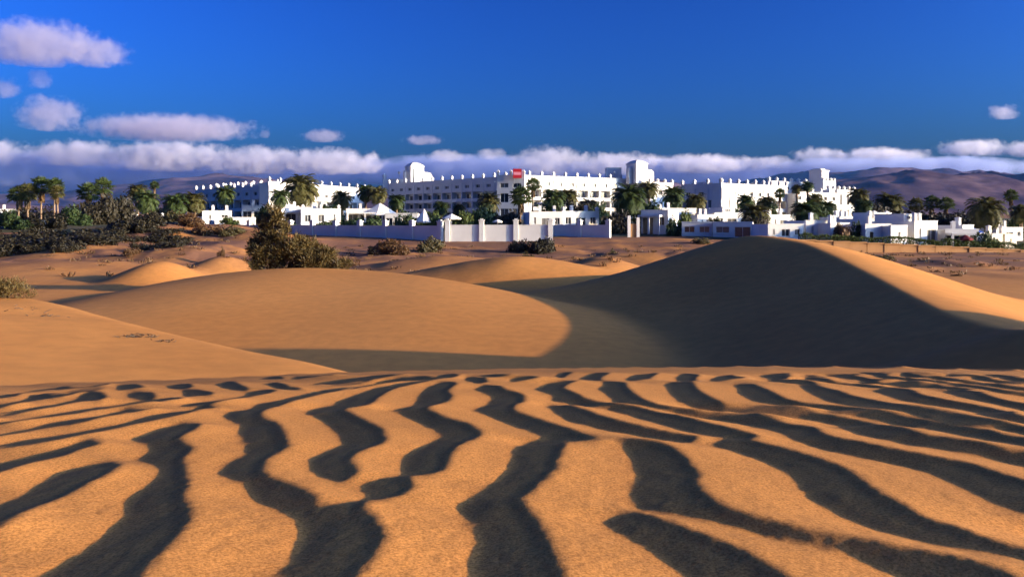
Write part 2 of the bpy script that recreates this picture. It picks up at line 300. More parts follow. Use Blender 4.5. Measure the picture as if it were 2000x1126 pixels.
def terrain(x, y):
    x = np.asarray(x, float); y = np.asarray(y, float)
    yy = np.maximum(y, 0.01); u = x/np.maximum(yy, 1)
    # the open dune field, then the terrace of the gardens, then the plain up to the mountains
    flo = hermite([0, 20, 35, 60, 88, 104, 117, 140, 175, 230, 320, 900, 9000], [-4.35, -4.35, -4.5, -4.6, -4.5, -4.1, -3.25, -2.5, -1.2, 0.2, 0.8, 6, 60], y)
    amp = sstep(24, 60, y)*(1-sstep(112, 135, y))
    flo = flo+amp*(0.32*fbm(x/13+3.1, y/17, 31, 3)+0.10*fbm(x/4, y/5, 37, 2))
    flo = flo+0.05*fbm(x/3, y/4, 41, 2)*sstep(9, 14, y)*(1-sstep(100, 130, y))
    # left bank with scrub
    flo = flo+2.0*sstep(100, 118, y)*sstep(-0.27, -0.38, u)*(1-sstep(125, 190, y))
    # hummocks below the garden wall whose lee side darkens the left bank
    flo = flo+1.45*np.exp(-((x+36-0.10*(y-95))/np.where(x+36 < 0, 7.5, 6.0))**2)*sstep(78, 86, y)*(1-sstep(112, 124, y))
    flo = flo+1.3*np.exp(-((x+52)/6.0)**2)*sstep(78, 92, y)*(1-sstep(112, 124, y))
    flo = flo+0.55*np.maximum(fbm(x/5.5+1.7, y/6.5, 53, 3), -.1)*sstep(66, 80, y)*(1-sstep(108, 116, y))
    # the right side lies lower, with a step up at the retaining wall
    flo = flo-1.15*sstep(0.36, 0.62, u)*sstep(92, 106, y)*(1-sstep(130, 170, y))-1.25*sstep(0.33, 0.37, u)*sstep(78, 100, y)*(1-sstep(108.4, 109.6, y))
    z = flo
    # low dunes of the middle field: (px, py of the crest, distance, half width, half depth)
    for px, py, yd, wx, wy in ((1010, 503, 58, 11, 7), (870, 498, 72, 9, 7), (435, 499, 66, 4.5, 5), (315, 513, 58, 4.0, 5.5), (90, 507, 70, 13, 12), (1250, 488, 78, 12, 7), (1180, 500, 66, 6, 6), (1880, 520, 80, 16, 9)):
        cx = (px-CX)/F*yd; top = -(py-HOR)/F*yd
        base = terrain_floor(yd)
        q = np.sqrt(((x-cx)/wx)**2+((y-yd)/wy)**2)
        z = z+np.maximum(top-base, 0.15)*(1-sstep(0, 1.15, q))
    # broad lit dune in the middle
    rx = [-40, -30, -23, -18, -14, -8, -3.6, 0, 2.9, 5.5, 9]
    yc = hermite(rx, [34, 36, 39, 44, 45, 44, 40, 36.5, 33.0, 31, 30], x)
    zc = hermite(rx, [-4.9, -4.85, -4.15, -3.22, -2.85, -2.92, -3.10, -3.46, -3.78, -4.2, -4.5], x)
    f0 = 17.5
    t = (y-f0)/(yc-f0)
    front = np.clip(t, 0, 1); prof = np.sin(front*math.pi/2)**1.15
    back = 1-sstep(0, 9.0, y-yc)
    md = -4.55+(zc+4.55)*np.where(y < yc, prof, back)
    z = smax(z, md, 0.10)
    # big dune on the right: a crest running towards the viewer with its lee face to the left
    ry = [4, 8, 10, 12.5, 15.5, 17, 18.5, 22.5, 28, 33, 37, 40, 43, 47, 53, 62]
    rxx = hermite(ry, [24, 18, 15, 12, 10.5, 10.9, 11.1, 12.0, 13.07, 13.6, 13.7, 12.8, 12.2, 11.8, 11.5, 11.3], y)
    rz = hermite(ry, [-4.0, -2.6, -2.2, -2.1, -2.2, -2.38, -2.40, -2.28, -1.89, -1.36, -1.0, -0.80, -1.05, -1.7, -3.0, -4.6], y)
    d = rxx-x                                  # to the left of the crest
    lee = hermite([0, .7, 1.6, 3.5, 6.1, 9, 12, 16, 22], [0, .18, .46, 1.06, 1.86, 2.55, 3.05, 3.45, 4.4], d)
    sto = hermite([0, .7, 2, 5, 9, 14, 22], [0, .04, .28, 1.15, 2.4, 3.4, 4.6], -d)
    bd = rz-np.where(d > 0, lee, sto)
    z = smax(z, bd, 0.22)
    # the next dune to the right
    z = smax(z, -4.6+6.6*np.exp(-((x-28)/5.5)**2-((y-14)/3.4)**2), 0.2)
    # spur of the dune on the left
    lx = [-70, -30, -20, -13.7, -12.5, -10.2, -7.5, -5.3, -3.6, -2.7, -1.8, -0.6, 1]
    ly = hermite(lx, [40, 28, 23.5, 20.5, 19.8, 18, 16, 14.5, 13.5, 12.9, 12.2, 11.5, 11], x)
    lz = hermite(lx, [-1.4, -1.7, -1.95, -2.07, -2.1, -2.22, -2.4, -2.52, -2.62, -2.72, -3.0, -3.7, -5.0], x)
    dy = y-ly
    ld = lz-np.where(dy < 0, 0.030*dy, np.where(dy < 1.6, 0.12*dy*dy, 0.307+0.384*(dy-1.6)))+0.05*fbm(x/2.6, y/2.6, 77, 2)*sstep(-8, -12, x)
    z = smax(z, ld, 0.12)
    nd_ = near_dune(x, y)
    z = smax(z, np.where(y < 17, nd_, -9), 0.05)
    return z
def terrain_floor(yd):
    return float(np.interp(yd, [20, 35, 60, 90, 118, 140], [-4.35, -4.5, -4.6, -4.5, -4.2, -3.4]))

def ground_z(x, y): return float(terrain(np.array([x]), np.array([y]))[0])
def P(px, py, y): return Vector(((px-CX)/F*y, y, (HOR-py)/F*y))

def build_ground():
    rows = np.concatenate([np.linspace(-7, 0.5, 34), 0.55*(6.2/0.55)**np.linspace(0, 1, 680), 6.2*(210/6.2)**np.linspace(0, 1, 290)[1:], 210*(14000/210)**np.linspace(0, 1, 46)[1:]])
    nc = 1081
    u = np.linspace(-1, 1, nc)
    Y = np.repeat(rows[:,None], nc, 1)
    X = np.maximum(Y, 0)*0.95*u[None,:]+2.4*(0.3*u+0.7*u**3)[None,:]+(np.sign(u)*42*(np.maximum(np.abs(u)-0.86, 0)/0.14)**1.6)[None,:]
    Z = terrain(X, Y)
    near = np.clip((9.0-Y)/3.0, 0, 1)
    Z = Z+RIP.at(X, Y)*np.where(Z > near_dune(X, Y)+0.08, 0, 1)*near
    rough = 0.0005*fbm(X*34, Y*34, 61, 3)*np.clip((6-Y)/3, 0, 1)+(0.0006*fbm(X*60, Y*60, 71, 3)+0.0006*noise2(X*16, Y*16, 67))*np.clip((2.6-Y)/1.4, 0, 1)
    Z = Z+rough
    n, m_ = X.shape
    idx = np.arange(n*m_).reshape(n, m_)
    Q = np.stack([idx[:-1,:-1], idx[:-1,1:], idx[1:,1:], idx[1:,:-1]], -1).reshape(-1, 4)
    V = np.stack([X, Y, Z], -1).reshape(-1, 3)
    o = np_mesh('sand_dunes', V, Q, M['sand'])
    o['kind'] = 'structure'; o['label'] = 'rippled golden sand dunes running from the viewer to the gardens'
    return o
ground = build_ground()
# ------------------------------------------------------------------ mountains behind the resort
def mountain_material():
    m, nd, lk, b = mat_new('mountain_rock')
    tc = nd.new('ShaderNodeTexCoord'); mp = nd.new('ShaderNodeMapping'); mp.inputs['Scale'].default_value = (1, 1, 2.5)
    lk.new(tc.outputs['Object'], mp.inputs[0])
    n = nd.new('ShaderNodeTexNoise'); n.inputs['Scale'].default_value = 0.0030; n.inputs['Detail'].default_value = 9; n.inputs['Roughness'].default_value = .62
    lk.new(mp.outputs[0], n.inputs['Vector'])
    r = ramp(nd, [(0.38, (0.022, 0.013, 0.024)), (0.50, (0.080, 0.047, 0.052)), (0.63, (0.155, 0.097, 0.092))])
    lk.new(n.outputs[0], r.inputs[0]); lk.new(r.outputs[0], b.inputs['Base Color'])
    b.inputs['Roughness'].default_value = 1; b.inputs['Specular IOR Level'].default_value = 0
    return m
M['mountain'] = mountain_material()
def ridged(x, y, seed, octs=5):
    s = 0; a = 1.0; t = 0
    for k in range(octs):
        s = s+a*(1-np.abs(noise2(x*2.03**k+11*k, y*2.03**k+5*k, seed+k))*1.6); t += a; a *= .5
    return s/t
def mountains(name, label, crest, r0, r1, seed, kx):
    px = np.linspace(-1500, 3500, 420); rr = np.linspace(0, 1, 90)
    PX, RR = np.meshgrid(px, rr, indexing='ij')
    Yd = r0+(r1-r0)*RR
    X = (PX-CX)/F*Yd; Y = Yd+0*X
    cp = hermite([c[0] for c in crest], [c[1] for c in crest], PX)
    top = (HOR-cp)/F*(r0+(r1-r0)*0.72)
    g = ridged(X/kx, Y/kx, seed)
    shape = sstep(0.0, 0.72, RR)**1.1*(1-0.5*sstep(0.74, 1.0, RR))
    Z = top*shape*(0.62+0.42*np.clip(g, 0, 1.1))-12*(1-sstep(0, .12, RR))+top*0.05*fbm(X/180, Y/180, seed+9, 3)*shape
    n, k = PX.shape; idx = np.arange(n*k).reshape(n, k)
    Q = np.stack([idx[:-1,:-1], idx[1:,:-1], idx[1:,1:], idx[:-1,1:]], -1).reshape(-1, 4)
    o = np_mesh(name, np.stack([X, Y, Z], -1).reshape(-1, 3), Q, M['mountain'])
    o['kind'] = 'structure'; o['label'] = label
    return o
mountains('far_mountains', 'hazy purple mountain range under the clouds',
          [(-1500, 372), (-400, 376), (0, 372), (150, 366), (300, 350), (420, 333), (520, 326), (640, 338), (740, 345), (900, 340), (1050, 336), (1130, 326), (1220, 322), (1330, 330), (1440, 338), (1560, 330), (1660, 322), (1800, 320), (1900, 322), (2000, 326), (2300, 330), (3500, 340)], 4200, 7200, 101, 1400)
mountains('near_hills', 'dark brown foothills rising behind the white resort',
          [(-1500, 400), (0, 398), (200, 392), (320, 378), (450, 380), (600, 372), (800, 380), (1000, 385), (1300, 372), (1500, 362), (1640, 340), (1760, 328), (1860, 322), (1960, 330), (2050, 332), (2300, 335), (3500, 350)], 2200, 3900, 131, 620)

# ------------------------------------------------------------------ clouds: closed bodies of drifting vapour
def cloud_material(name, dens, nscale, cut, col=(0.97, 0.95, 0.97)):
    m = bpy.data.materials.new(name); m.use_nodes = True
    nd = m.node_tree.nodes; lk = m.node_tree.links
    nd.remove(nd['Principled BSDF'])
    out = nd['Material Output']
    tc = nd.new('ShaderNodeTexCoord'); info = nd.new('ShaderNodeObjectInfo')
    geo = nd.new('ShaderNodeNewGeometry')
    # soft body from the object's own unit space
    ln = nd.new('ShaderNodeVectorMath'); ln.operation = 'LENGTH'; lk.new(tc.outputs['Object'], ln.inputs[0])
    body = nd.new('ShaderNodeMath'); body.operation = 'SUBTRACT'; body.inputs[0].default_value = 1.0; lk.new(ln.outputs['Value'], body.inputs[1])
    n = nd.new('ShaderNodeTexNoise'); n.inputs['Scale'].default_value = nscale; n.inputs['Detail'].default_value = 7; n.inputs['Roughness'].default_value = .62
    lk.new(geo.outputs['Position'], n.inputs['Vector'])
    k = nd.new('ShaderNodeMath'); k.operation = 'MULTIPLY_ADD'; k.inputs[1].default_value = 2.6; k.inputs[2].default_value = -1.3; lk.new(n.outputs[0], k.inputs[0])
    s = nd.new('ShaderNodeMath'); s.operation = 'MULTIPLY_ADD'; s.inputs[1].default_value = 1.5; lk.new(body.outputs[0], s.inputs[0]); lk.new(k.outputs[0], s.inputs[2])
    c = nd.new('ShaderNodeMath'); c.operation = 'SUBTRACT'; c.inputs[1].default_value = cut; lk.new(s.outputs[0], c.inputs[0])
    mr = nd.new('ShaderNodeMapRange'); mr.inputs['From Min'].default_value = 0; mr.inputs['From Max'].default_value = 0.62; mr.inputs['To Max'].default_value = dens
    mr.interpolation_type = 'SMOOTHSTEP'
    lk.new(c.outputs[0], mr.inputs['Value'])
    v = nd.new('ShaderNodeVolumePrincipled'); v.inputs['Color'].default_value = (*col, 1); v.inputs['Anisotropy'].default_value = 0.25
    lk.new(mr.outputs['Result'], v.inputs['Density']); lk.new(v.outputs[0], out.inputs['Volume'])
    return m
M['cloud'] = cloud_material('cloud_vapour', 0.0026, 0.0080, 0.22, (0.82, 0.78, 0.88))
M['cloud_bank'] = cloud_material('cloud_bank_vapour', 0.0040, 0.0066, 0.20, (0.95, 0.93, 0.97))
M['cloud_shade'] = cloud_material('shaded_underside_vapour', 0.0030, 0.0030, 0.05, (0.50, 0.58, 0.86))  # shade of the bank's underside, put into the vapour's bluish grey colour
def hull_mesh():
    import bmesh
    bm = bmesh.new(); bmesh.ops.create_icosphere(bm, subdivisions=3, radius=1.0)
    for v in bm.verts:
        if v.co.z < -0.4: v.co.z = -0.4+(v.co.z+0.4)*0.5
    me = bpy.data.meshes.new('cloud_body'); bm.to_mesh(me); bm.free(); return me
HULL = hull_mesh(); HULL.materials.append(M['cloud'])
HULL2 = HULL.copy(); HULL2.materials[0] = M['cloud_bank']
HULL3 = HULL.copy(); HULL3.materials[0] = M['cloud_shade']
def cloud(px, py, w, h, dist, label, deep=0.6, me=HULL, name='cloud', group=None):
    c = P(px, py, dist); sx = w/2/F*dist*1.25; sz = h/2/F*dist*1.3
    o = bpy.data.objects.new(name, me); C.objects.link(o); o.location = c; o.scale = (sx, sx*deep, sz)
    tag(o, label, 'cloud', group); return o
cloud(70, 88, 240, 90, 8200, 'pink grey cloud with a tall lump, highest at the upper left')
cloud(190, 105, 130, 60, 8400, 'flat right end of the high pink cloud at the upper left')
cloud(76, 156, 46, 46, 8600, 'small round pink puff below the high left cloud')
cloud(8, 172, 60, 46, 8600, 'small pink puff cut by the left edge of the sky')
cloud(98, 225, 125, 70, 9000, 'heaped pink cloud low over the left palm clump')
cloud(330, 252, 320, 50, 9300, 'long flat lilac cloud streak left of the middle sky')
cloud(517, 262, 26, 18, 9300, 'tiny white puff right of the long lilac streak')
cloud(632, 266, 90, 26, 9400, 'faint small lilac cloud above the left hotel block')
cloud(825, 274, 80, 20, 9400, 'thin white cloudlet above the left tower of the hotel')
cloud(1960, 220, 64, 30, 9000, 'lone small white cloud high at the right edge')
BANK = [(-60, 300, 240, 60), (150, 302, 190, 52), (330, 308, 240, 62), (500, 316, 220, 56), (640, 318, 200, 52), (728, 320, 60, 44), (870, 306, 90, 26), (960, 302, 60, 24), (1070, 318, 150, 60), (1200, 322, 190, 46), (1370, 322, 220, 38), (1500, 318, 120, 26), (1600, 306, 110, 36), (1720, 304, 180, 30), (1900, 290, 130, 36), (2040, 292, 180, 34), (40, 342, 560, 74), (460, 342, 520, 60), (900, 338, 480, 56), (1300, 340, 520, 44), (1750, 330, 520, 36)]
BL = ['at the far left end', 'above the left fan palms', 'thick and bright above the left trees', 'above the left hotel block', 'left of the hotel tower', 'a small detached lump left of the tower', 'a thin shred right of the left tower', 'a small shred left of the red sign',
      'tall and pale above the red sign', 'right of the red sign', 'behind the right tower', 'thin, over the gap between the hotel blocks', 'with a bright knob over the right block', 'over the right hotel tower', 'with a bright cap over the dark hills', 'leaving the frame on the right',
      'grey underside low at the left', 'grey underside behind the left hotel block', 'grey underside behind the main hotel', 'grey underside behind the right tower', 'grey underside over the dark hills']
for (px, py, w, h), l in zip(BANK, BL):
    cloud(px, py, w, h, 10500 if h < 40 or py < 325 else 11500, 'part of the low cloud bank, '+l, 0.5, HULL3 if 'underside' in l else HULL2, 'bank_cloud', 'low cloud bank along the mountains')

# ------------------------------------------------------------------ the air between here and the mountains
def haze():
    m = bpy.data.materials.new('haze_air'); m.use_nodes = True; nd = m.node_tree.nodes; lk = m.node_tree.links
    nd.remove(nd['Principled BSDF']); v = nd.new('ShaderNodeVolumePrincipled')
    v.inputs['Color'].default_value = (0.12, 0.36, 1.0, 1); v.inputs['Density'].default_value = 2.1e-5; v.inputs['Anisotropy'].default_value = 0.0
    lk.new(v.outputs[0], nd['Material Output'].inputs['Volume'])
    x, y0, y1, z0, z1 = 13000, -400, 8200, -60, 480
    V = [(sx*x, y, z) for z in (z0, z1) for y in (y0, y1) for sx in (-1, 1)]
    o = mesh_obj('haze', V, [(0,2,3,1), (4,5,7,6), (0,1,5,4), (2,6,7,3), (0,4,6,2), (1,3,7,5)], m)
    o['kind'] = 'stuff'; o['label'] = 'thin blue evening haze in the air'
haze()
# ------------------------------------------------------------------ building kit
M['stucco'] = noise_mat('white_stucco', (0.58, 0.565, 0.515), (0.68, 0.665, 0.61), 0.35, 0.9, 0.004, 6, spec=0.15)
M['cream'] = noise_mat('cream_stucco', (0.70, 0.64, 0.50), (0.78, 0.72, 0.58), 0.4, 0.9, 0.004, 6, spec=0.15)
M['roofing'] = noise_mat('pale_roofing', (0.55, 0.52, 0.48), (0.66, 0.63, 0.58), 0.8, 0.95)
M['terracotta'] = noise_mat('terracotta', (0.30, 0.12, 0.07), (0.40, 0.17, 0.10), 2.0, 0.9)
M['wood'] = noise_mat('dark_wood', (0.06, 0.035, 0.02), (0.11, 0.065, 0.04), 3.0, 0.8)
M['canvas'] = noise_mat('cream_canvas', (0.72, 0.68, 0.58), (0.80, 0.76, 0.66), 1.5, 0.9)
M['blue_canvas'] = noise_mat('blue_canvas', (0.02, 0.06, 0.25), (0.03, 0.08, 0.32), 1.5, 0.8)
M['red_canvas'] = noise_mat('dark_red_canvas', (0.12, 0.02, 0.02), (0.18, 0.03, 0.03), 1.5, 0.8)
M['metal'] = noise_mat('grey_metal', (0.30, 0.30, 0.31), (0.40, 0.40, 0.41), 4, 0.5, spec=0.5)
M['ochre'] = noise_mat('ochre_render', (0.36, 0.19, 0.075), (0.48, 0.26, 0.11), 0.6, 0.95, 0.01, 3)
def flat_mat(name, col, rough=0.5, spec=0.4):
    m, nd, lk, b = mat_new(name); b.inputs['Base Color'].default_value = (*col, 1); b.inputs['Roughness'].default_value = rough
    b.inputs['Specular IOR Level'].default_value = spec; return m
def glass_mat():
    m, nd, lk, b = mat_new('window_glass')
    tc = nd.new('ShaderNodeObjectInfo'); r = ramp(nd, [(0.0, (0.012, 0.016, 0.022)), (0.55, (0.03, 0.035, 0.042)), (0.8, (0.16, 0.15, 0.13)), (1.0, (0.06, 0.06, 0.06))])
    lk.new(tc.outputs['Random'], r.inputs[0]); lk.new(r.outputs[0], b.inputs['Base Color'])
    b.inputs['Roughness'].default_value = 0.12; b.inputs['Specular IOR Level'].default_value = 0.5
    return m
M['glass'] = glass_mat()
M['sign_red'] = flat_mat('sign_red', (0.35, 0.012, 0.02), 0.4)
M['sign_pale'] = flat_mat('sign_pale', (0.62, 0.22, 0.26), 0.4)

_cache = {}
def cube_mesh(dx, dy, dz, mat):
    """box with its base corner at the origin; meshes are shared"""
    key = (round(dx, 3), round(dy, 3), round(dz, 3), mat)
    if key not in _cache:
        v = [(x, y, z) for z in (0, dz) for y in (0, dy) for x in (0, dx)]
        f = [(0,2,3,1), (4,5,7,6), (0,1,5,4), (2,6,7,3), (0,4,6,2), (1,3,7,5)]
        me = bpy.data.meshes.new('block'); me.from_pydata(v, [], f); me.materials.append(M[mat]); me.update(); _cache[key] = me
    return _cache[key]
def put(name, me, parent, frame, pos, rz=0):
    o = bpy.data.objects.new(name, me); C.objects.link(o); o.parent = parent
    o.matrix_basis = frame @ Matrix.Translation(pos) @ Matrix.Rotation(rz, 4, 'Z')
    return o
def block(name, x0, x1, y0, y1, z0, z1, mat, parent, frame):
    return put(name, cube_mesh(x1-x0, y1-y0, z1-z0, mat), parent, frame, (x0, y0, z0))
def boxes_mesh(bl, mat, key=None):
    if key and key in _cache: return _cache[key]
    V = []; Fc = []
    for (x0, x1, y0, y1, z0, z1) in bl:
        if x1-x0 < 1e-4 or z1-z0 < 1e-4: continue
        n = len(V); V += [(x, y, z) for z in (z0, z1) for y in (y0, y1) for x in (x0, x1)]
        Fc += [tuple(n+i for i in q) for q in ((0,2,3,1), (4,5,7,6), (0,1,5,4), (2,6,7,3), (0,4,6,2), (1,3,7,5))]
    me = bpy.data.meshes.new('wall'); me.from_pydata(V, [], Fc); me.materials.append(M[mat]); me.update()
    if key: _cache[key] = me
    return me
def holed_wall(L, z0, z1, th, holes, mat):
    """a wall along x, thickness th behind y = 0, with real openings (x0, x1, za, zb)"""
    xs = sorted({0, L, *[h[0] for h in holes], *[h[1] for h in holes]}); bl = []
    for a, b in zip(xs[:-1], xs[1:]):
        hs_ = sorted([(h[2], h[3]) for h in holes if h[0] <= a+1e-5 and h[1] >= b-1e-5]); z = z0
        for (p, q) in hs_:
            if p > z: bl.append((a, b, 0, th, z, p))
            z = q
        if z1 > z: bl.append((a, b, 0, th, z, z1))
    return boxes_mesh(bl, mat)
def merlon_mesh(s, h, mat='stucco'):
    key = ('merlon', s, h, mat)
    if key not in _cache:
        a = s/2; b = s*0.66
        v = [(-a,-a,0),(a,-a,0),(a,a,0),(-a,a,0),(-a,-a,h*.45),(a,-a,h*.45),(a,a,h*.45),(-a,a,h*.45),(-b,-b,h*.45),(b,-b,h*.45),(b,b,h*.45),(-b,b,h*.45),(-b,-b,h*.6),(b,-b,h*.6),(b,b,h*.6),(-b,b,h*.6),(0,0,h)]
        f = [(3,2,1,0),(0,1,5,4),(1,2,6,5),(2,3,7,6),(3,0,4,7),(4,5,9,8),(5,6,10,9),(6,7,11,10),(7,4,8,11),(8,9,13,12),(9,10,14,13),(10,11,15,14),(11,8,12,15),(12,13,16),(13,14,16),(14,15,16),(15,12,16)]
        me = bpy.data.meshes.new('merlon'); me.from_pydata(v, [], f); me.materials.append(M[mat]); me.update(); _cache[key] = me
    return _cache[key]
def ball_mesh(r, mat):
    key = ('ball', r, mat)
    if key not in _cache:
        import bmesh
        bm = bmesh.new(); bmesh.ops.create_uvsphere(bm, u_segments=10, v_segments=7, radius=r)
        me = bpy.data.meshes.new('globe'); bm.to_mesh(me); bm.free(); me.materials.append(M[mat]); _cache[key] = me
    return _cache[key]
def frame_of(a, b, z0):
    """x runs from a to b on the ground, y points to the back (away from the viewer)"""
    d = Vector((b[0]-a[0], b[1]-a[1], 0)); L = d.length; d.normalize()
    n = Vector((-d.y, d.x, 0))
    f = Matrix(((d.x, n.x, 0, a[0]), (d.y, n.y, 0, a[1]), (0, 0, 1, z0), (0, 0, 0, 1)))
    return f, L
def pane(parent, frame, x0, x1, z0, z1, y, frame_w=0.10, mat='glass'):
    w = block('window', x0, x1, y-0.02, y+0.10, z0, z1, mat, parent, frame)
    # its white frame with a mullion, as a sub-part
    xm = (x0+x1)/2; fw = frame_w
    key = ('wf', round(x1-x0, 2), round(z1-z0, 2))
    me = boxes_mesh([(0, fw, -.06, .0, 0, z1-z0), (x1-x0-fw, x1-x0, -.06, .0, 0, z1-z0), (fw, x1-x0-fw, -.06, 0, z1-z0-fw, z1-z0), (fw, x1-x0-fw, -.06, 0, 0, fw), ((x1-x0-fw)/2, (x1-x0+fw)/2, -.06, 0, fw, z1-z0-fw)], 'stucco', key)
    o = bpy.data.objects.new('window_frame', me); C.objects.link(o); o.parent = w; o.location = (0, 0, 0.0)
    return w

def wing(root, a, b, z0, H, bays, floors, depth, merl=True, top=3.9, lg=1.5, tail=2.5):
    """a hotel wing: plain top storey with small windows over storeys of deep loggias"""
    f, L = frame_of(a, b, z0); bw = L/bays; H0 = H-top; fh = H0/floors
    block('wall', 0, L, lg, depth, -tail, H, 'stucco', root, f)
    holes = [(i*bw+bw*.32, i*bw+bw*.70, H0+1.25, H0+2.35) for i in range(bays)]
    put('upper_wall', holed_wall(L, H0, H-0.02, lg-0.003, holes, 'stucco'), root, f, (0, 0, 0))
    for (x0, x1, za, zb) in holes: pane(root, f, x0, x1, za, zb, 0.35, 0.09)
    block('cornice', -0.12, L+0.12, -0.14, 0.0, H-0.75, H-0.5, 'stucco', root, f)
    block('parapet', -0.05, L+0.05, -0.05, 0.3, H-0.02, H+0.5, 'stucco', root, f)
    block('roof', 0.3, L-0.3, 0.31, depth-0.3, H, H+0.06, 'roofing', root, f)
    for i in range(bays+1):
        x = min(max(i*bw, 0.3), L-0.3)
        block('pillar', x-0.29, x+0.29, -0.12, lg-0.002, -tail, H0-0.002, 'stucco', root, f)
        if merl: put('merlon', merlon_mesh(0.62, 1.5), root, f, (x, 0.12, H+0.5))
        if i < bays: block('pilaster', x-0.22, x+0.22, -0.125, -0.002, H0+0.05, H-0.76, 'stucco', root, f)
    for k in range(floors):
        z = k*fh
        if k: block('floor_slab', 0, L, -0.05, lg-0.01, z-0.18, z+0.06, 'stucco', root, f)
        for i in range(bays):
            x0 = i*bw+0.31; x1 = (i+1)*bw-0.31
            block('balcony_rail', x0, x1, -0.02, 0.10, z+0.063, z+0.95, 'stucco', root, f)
            w = (x1-x0)
            pane(root, f, x0+w*.14, x0+w*.86, z+0.08, z+fh-0.55, lg-0.03, 0.09)
    return f, L

def tower(root, c, rz, z0, w, h, shoulder=True, flip=1):
    f = Matrix.Translation((c[0], c[1], z0)) @ Matrix.Rotation(rz, 4, 'Z')
    # shaft with a stepped, softened head
    a = w/2
    def prism(rings):
        V = []; Fc = []
        for (s, z) in rings: V += [(-s,-s,z),(s,-s,z),(s,s,z),(-s,s,z)]
        for i in range(len(rings)-1):
            for k in range(4): Fc.append((i*4+k, i*4+(k+1) % 4, i*4+4+(k+1) % 4, i*4+4+k))
        Fc.append((3,2,1,0)); n = len(rings)*4; Fc.append((n-4, n-3, n-2, n-1)); return V, Fc
    V, Fc = prism([(a, 0), (a, h*.80), (a*1.06, h*.80), (a*1.06, h*.84), (a*.86, h*.90), (a*.60, h*.96), (a*.25, h)])
    o = mesh_obj('tower_shaft', V, Fc, M['stucco'], root); o.matrix_basis = f
    block('tower_slit', -a*0.62-0.22, -a*0.62+0.22, -a-0.03, -a+0.05, h*.10, h*.74, 'glass', root, f)
    if shoulder:
        V, Fc = prism([(a*.72, 0), (a*.72, h*.50), (a*.55, h*.60), (a*.20, h*.64)])
        o = mesh_obj('tower_shoulder', V, Fc, M['stucco'], root); o.matrix_basis = f @ Matrix.Translation((flip*a*1.70, 0.2, 0))
        V, Fc = prism([(a*.30, 0), (a*.30, h*.62), (a*.2, h*.68)])
        o = mesh_obj('tower_turret', V, Fc, M['stucco'], root); o.matrix_basis = f @ Matrix.Translation((-flip*a*1.29, 0.1, 0))
    return f
def globe_lamp(root, p, h):
    f = Matrix.Translation(p)
    o = block('lamp_pole', -0.07, 0.07, -0.07, 0.07, 0, h, 'metal', root, f)
    g = bpy.data.objects.new('lamp_globe', ball_mesh(0.55, 'stucco')); C.objects.link(g); g.parent = o; g.location = (0.07, 0.07, h+0.4)

# ---- main hotel block: left wing in shade, right wing in the sun
hotel = tag(empty('hotel_building'), 'long white four storey hotel in the middle with two towers and a red roof sign', 'hotel')
CORN = (1.6, 236.0); LEFT = (-46.0, 286.0); RIGHT = (40.5, 260.0)
HB = 0.0; HH = 13.2
wing(hotel, LEFT, CORN, HB, HH, 13, 3, 14)
wing(hotel, CORN, RIGHT, HB, HH+0.3, 10, 3, 14)
# bay that carries the sign, in front of the corner
f, L = frame_of((-4.6, 234.2), (3.8, 232.4), HB)
block('corner_bay', 0, L, 0.5, 9, -2.5, HH+0.2, 'stucco', hotel, f)
hl = [(L*.12, L*.42, 9.9, 11.3), (L*.12, L*.42, 5.4, 8.2), (L*.58, L*.88, 9.9, 11.3), (L*.58, L*.88, 5.4, 8.2), (L*.12, L*.42, 1.0, 3.6), (L*.58, L*.88, 1.0, 3.6)]
put('bay_front', holed_wall(L, -2.5, HH+0.6, 0.497, hl, 'stucco'), hotel, f, (0, 0, 0))
for q in hl: pane(hotel, f, *q, 0.3)
for x in (0.35, L/2, L-0.35): put('merlon', merlon_mesh(0.7, 1.7), hotel, f, (x, 0.25, HH+0.6))
s0 = P(1002, 349, 231.8)
fs = Matrix.Translation(s0)
sb = block('sign_board', 0, 2.6, 0, 0.5, 0.2, 3.0, 'sign_red', hotel, fs); sb['label'] = 'square red roof sign with a paler red band across'
o = bpy.data.objects.new('sign_band', cube_mesh(2.3, 0.04, 0.9, 'sign_pale')); C.objects.link(o); o.parent = sb; o.location = (0.15, -0.045, 0.95)
block('sign_post', 0.4, 0.55, 0.15, 0.3, -1.6, 0.2, 'metal', hotel, fs); block('sign_post', 2.05, 2.2, 0.15, 0.3, -1.6, 0.2, 'metal', hotel, fs)
# roof terrace wall and towers
f, L = frame_of((-49.0, 292.0), (-36.5, 300.0), HH)
block('roof_terrace_wall', 0, L, 0, 0.5, -3, 2.6, 'stucco', hotel, f); put('merlon', merlon_mesh(1.0, 2.0), hotel, f, (0.6, 0.25, 2.6))
tower(hotel, (-36.8, 290.0), math.atan2(24, 40), HH-1, 5.4, 9.6)
globe_lamp(hotel, (-43.2, 294, HH+1), 3.6)
tower(hotel, (42.0, 258.0), math.atan2(24, 40), HH-1, 5.0, 8.0)
block('tower_back', -4.6, 0.4, 0, 5, 0, 4.6, 'stucco', hotel, Matrix.Translation((37.0, 262.5, HH+0.2)))
globe_lamp(hotel, (34.5, 258, HH), 2.4)
# sunny end wing right of the right tower
f, L = frame_of((45.5, 254.0), (55.0, 262.0), 0)
block('end_wall', 0, L, 0, 10, -2, 12.0, 'stucco', hotel, f)
block('end_parapet', -0.1, L+0.1, -0.1, 0.4, 12.0, 12.7, 'stucco', hotel, f)
for i in range(4): put('merlon', merlon_mesh(0.7, 1.3), hotel, f, (0.5+i*(L-1)/3, 0.15, 12.7))
for i in range(3):
    for z in (1.2, 4.6, 8.4): pane(hotel, f, 1.0+i*(L-1)/3, 2.8+i*(L-1)/3, z, z+1.7, -0.06)

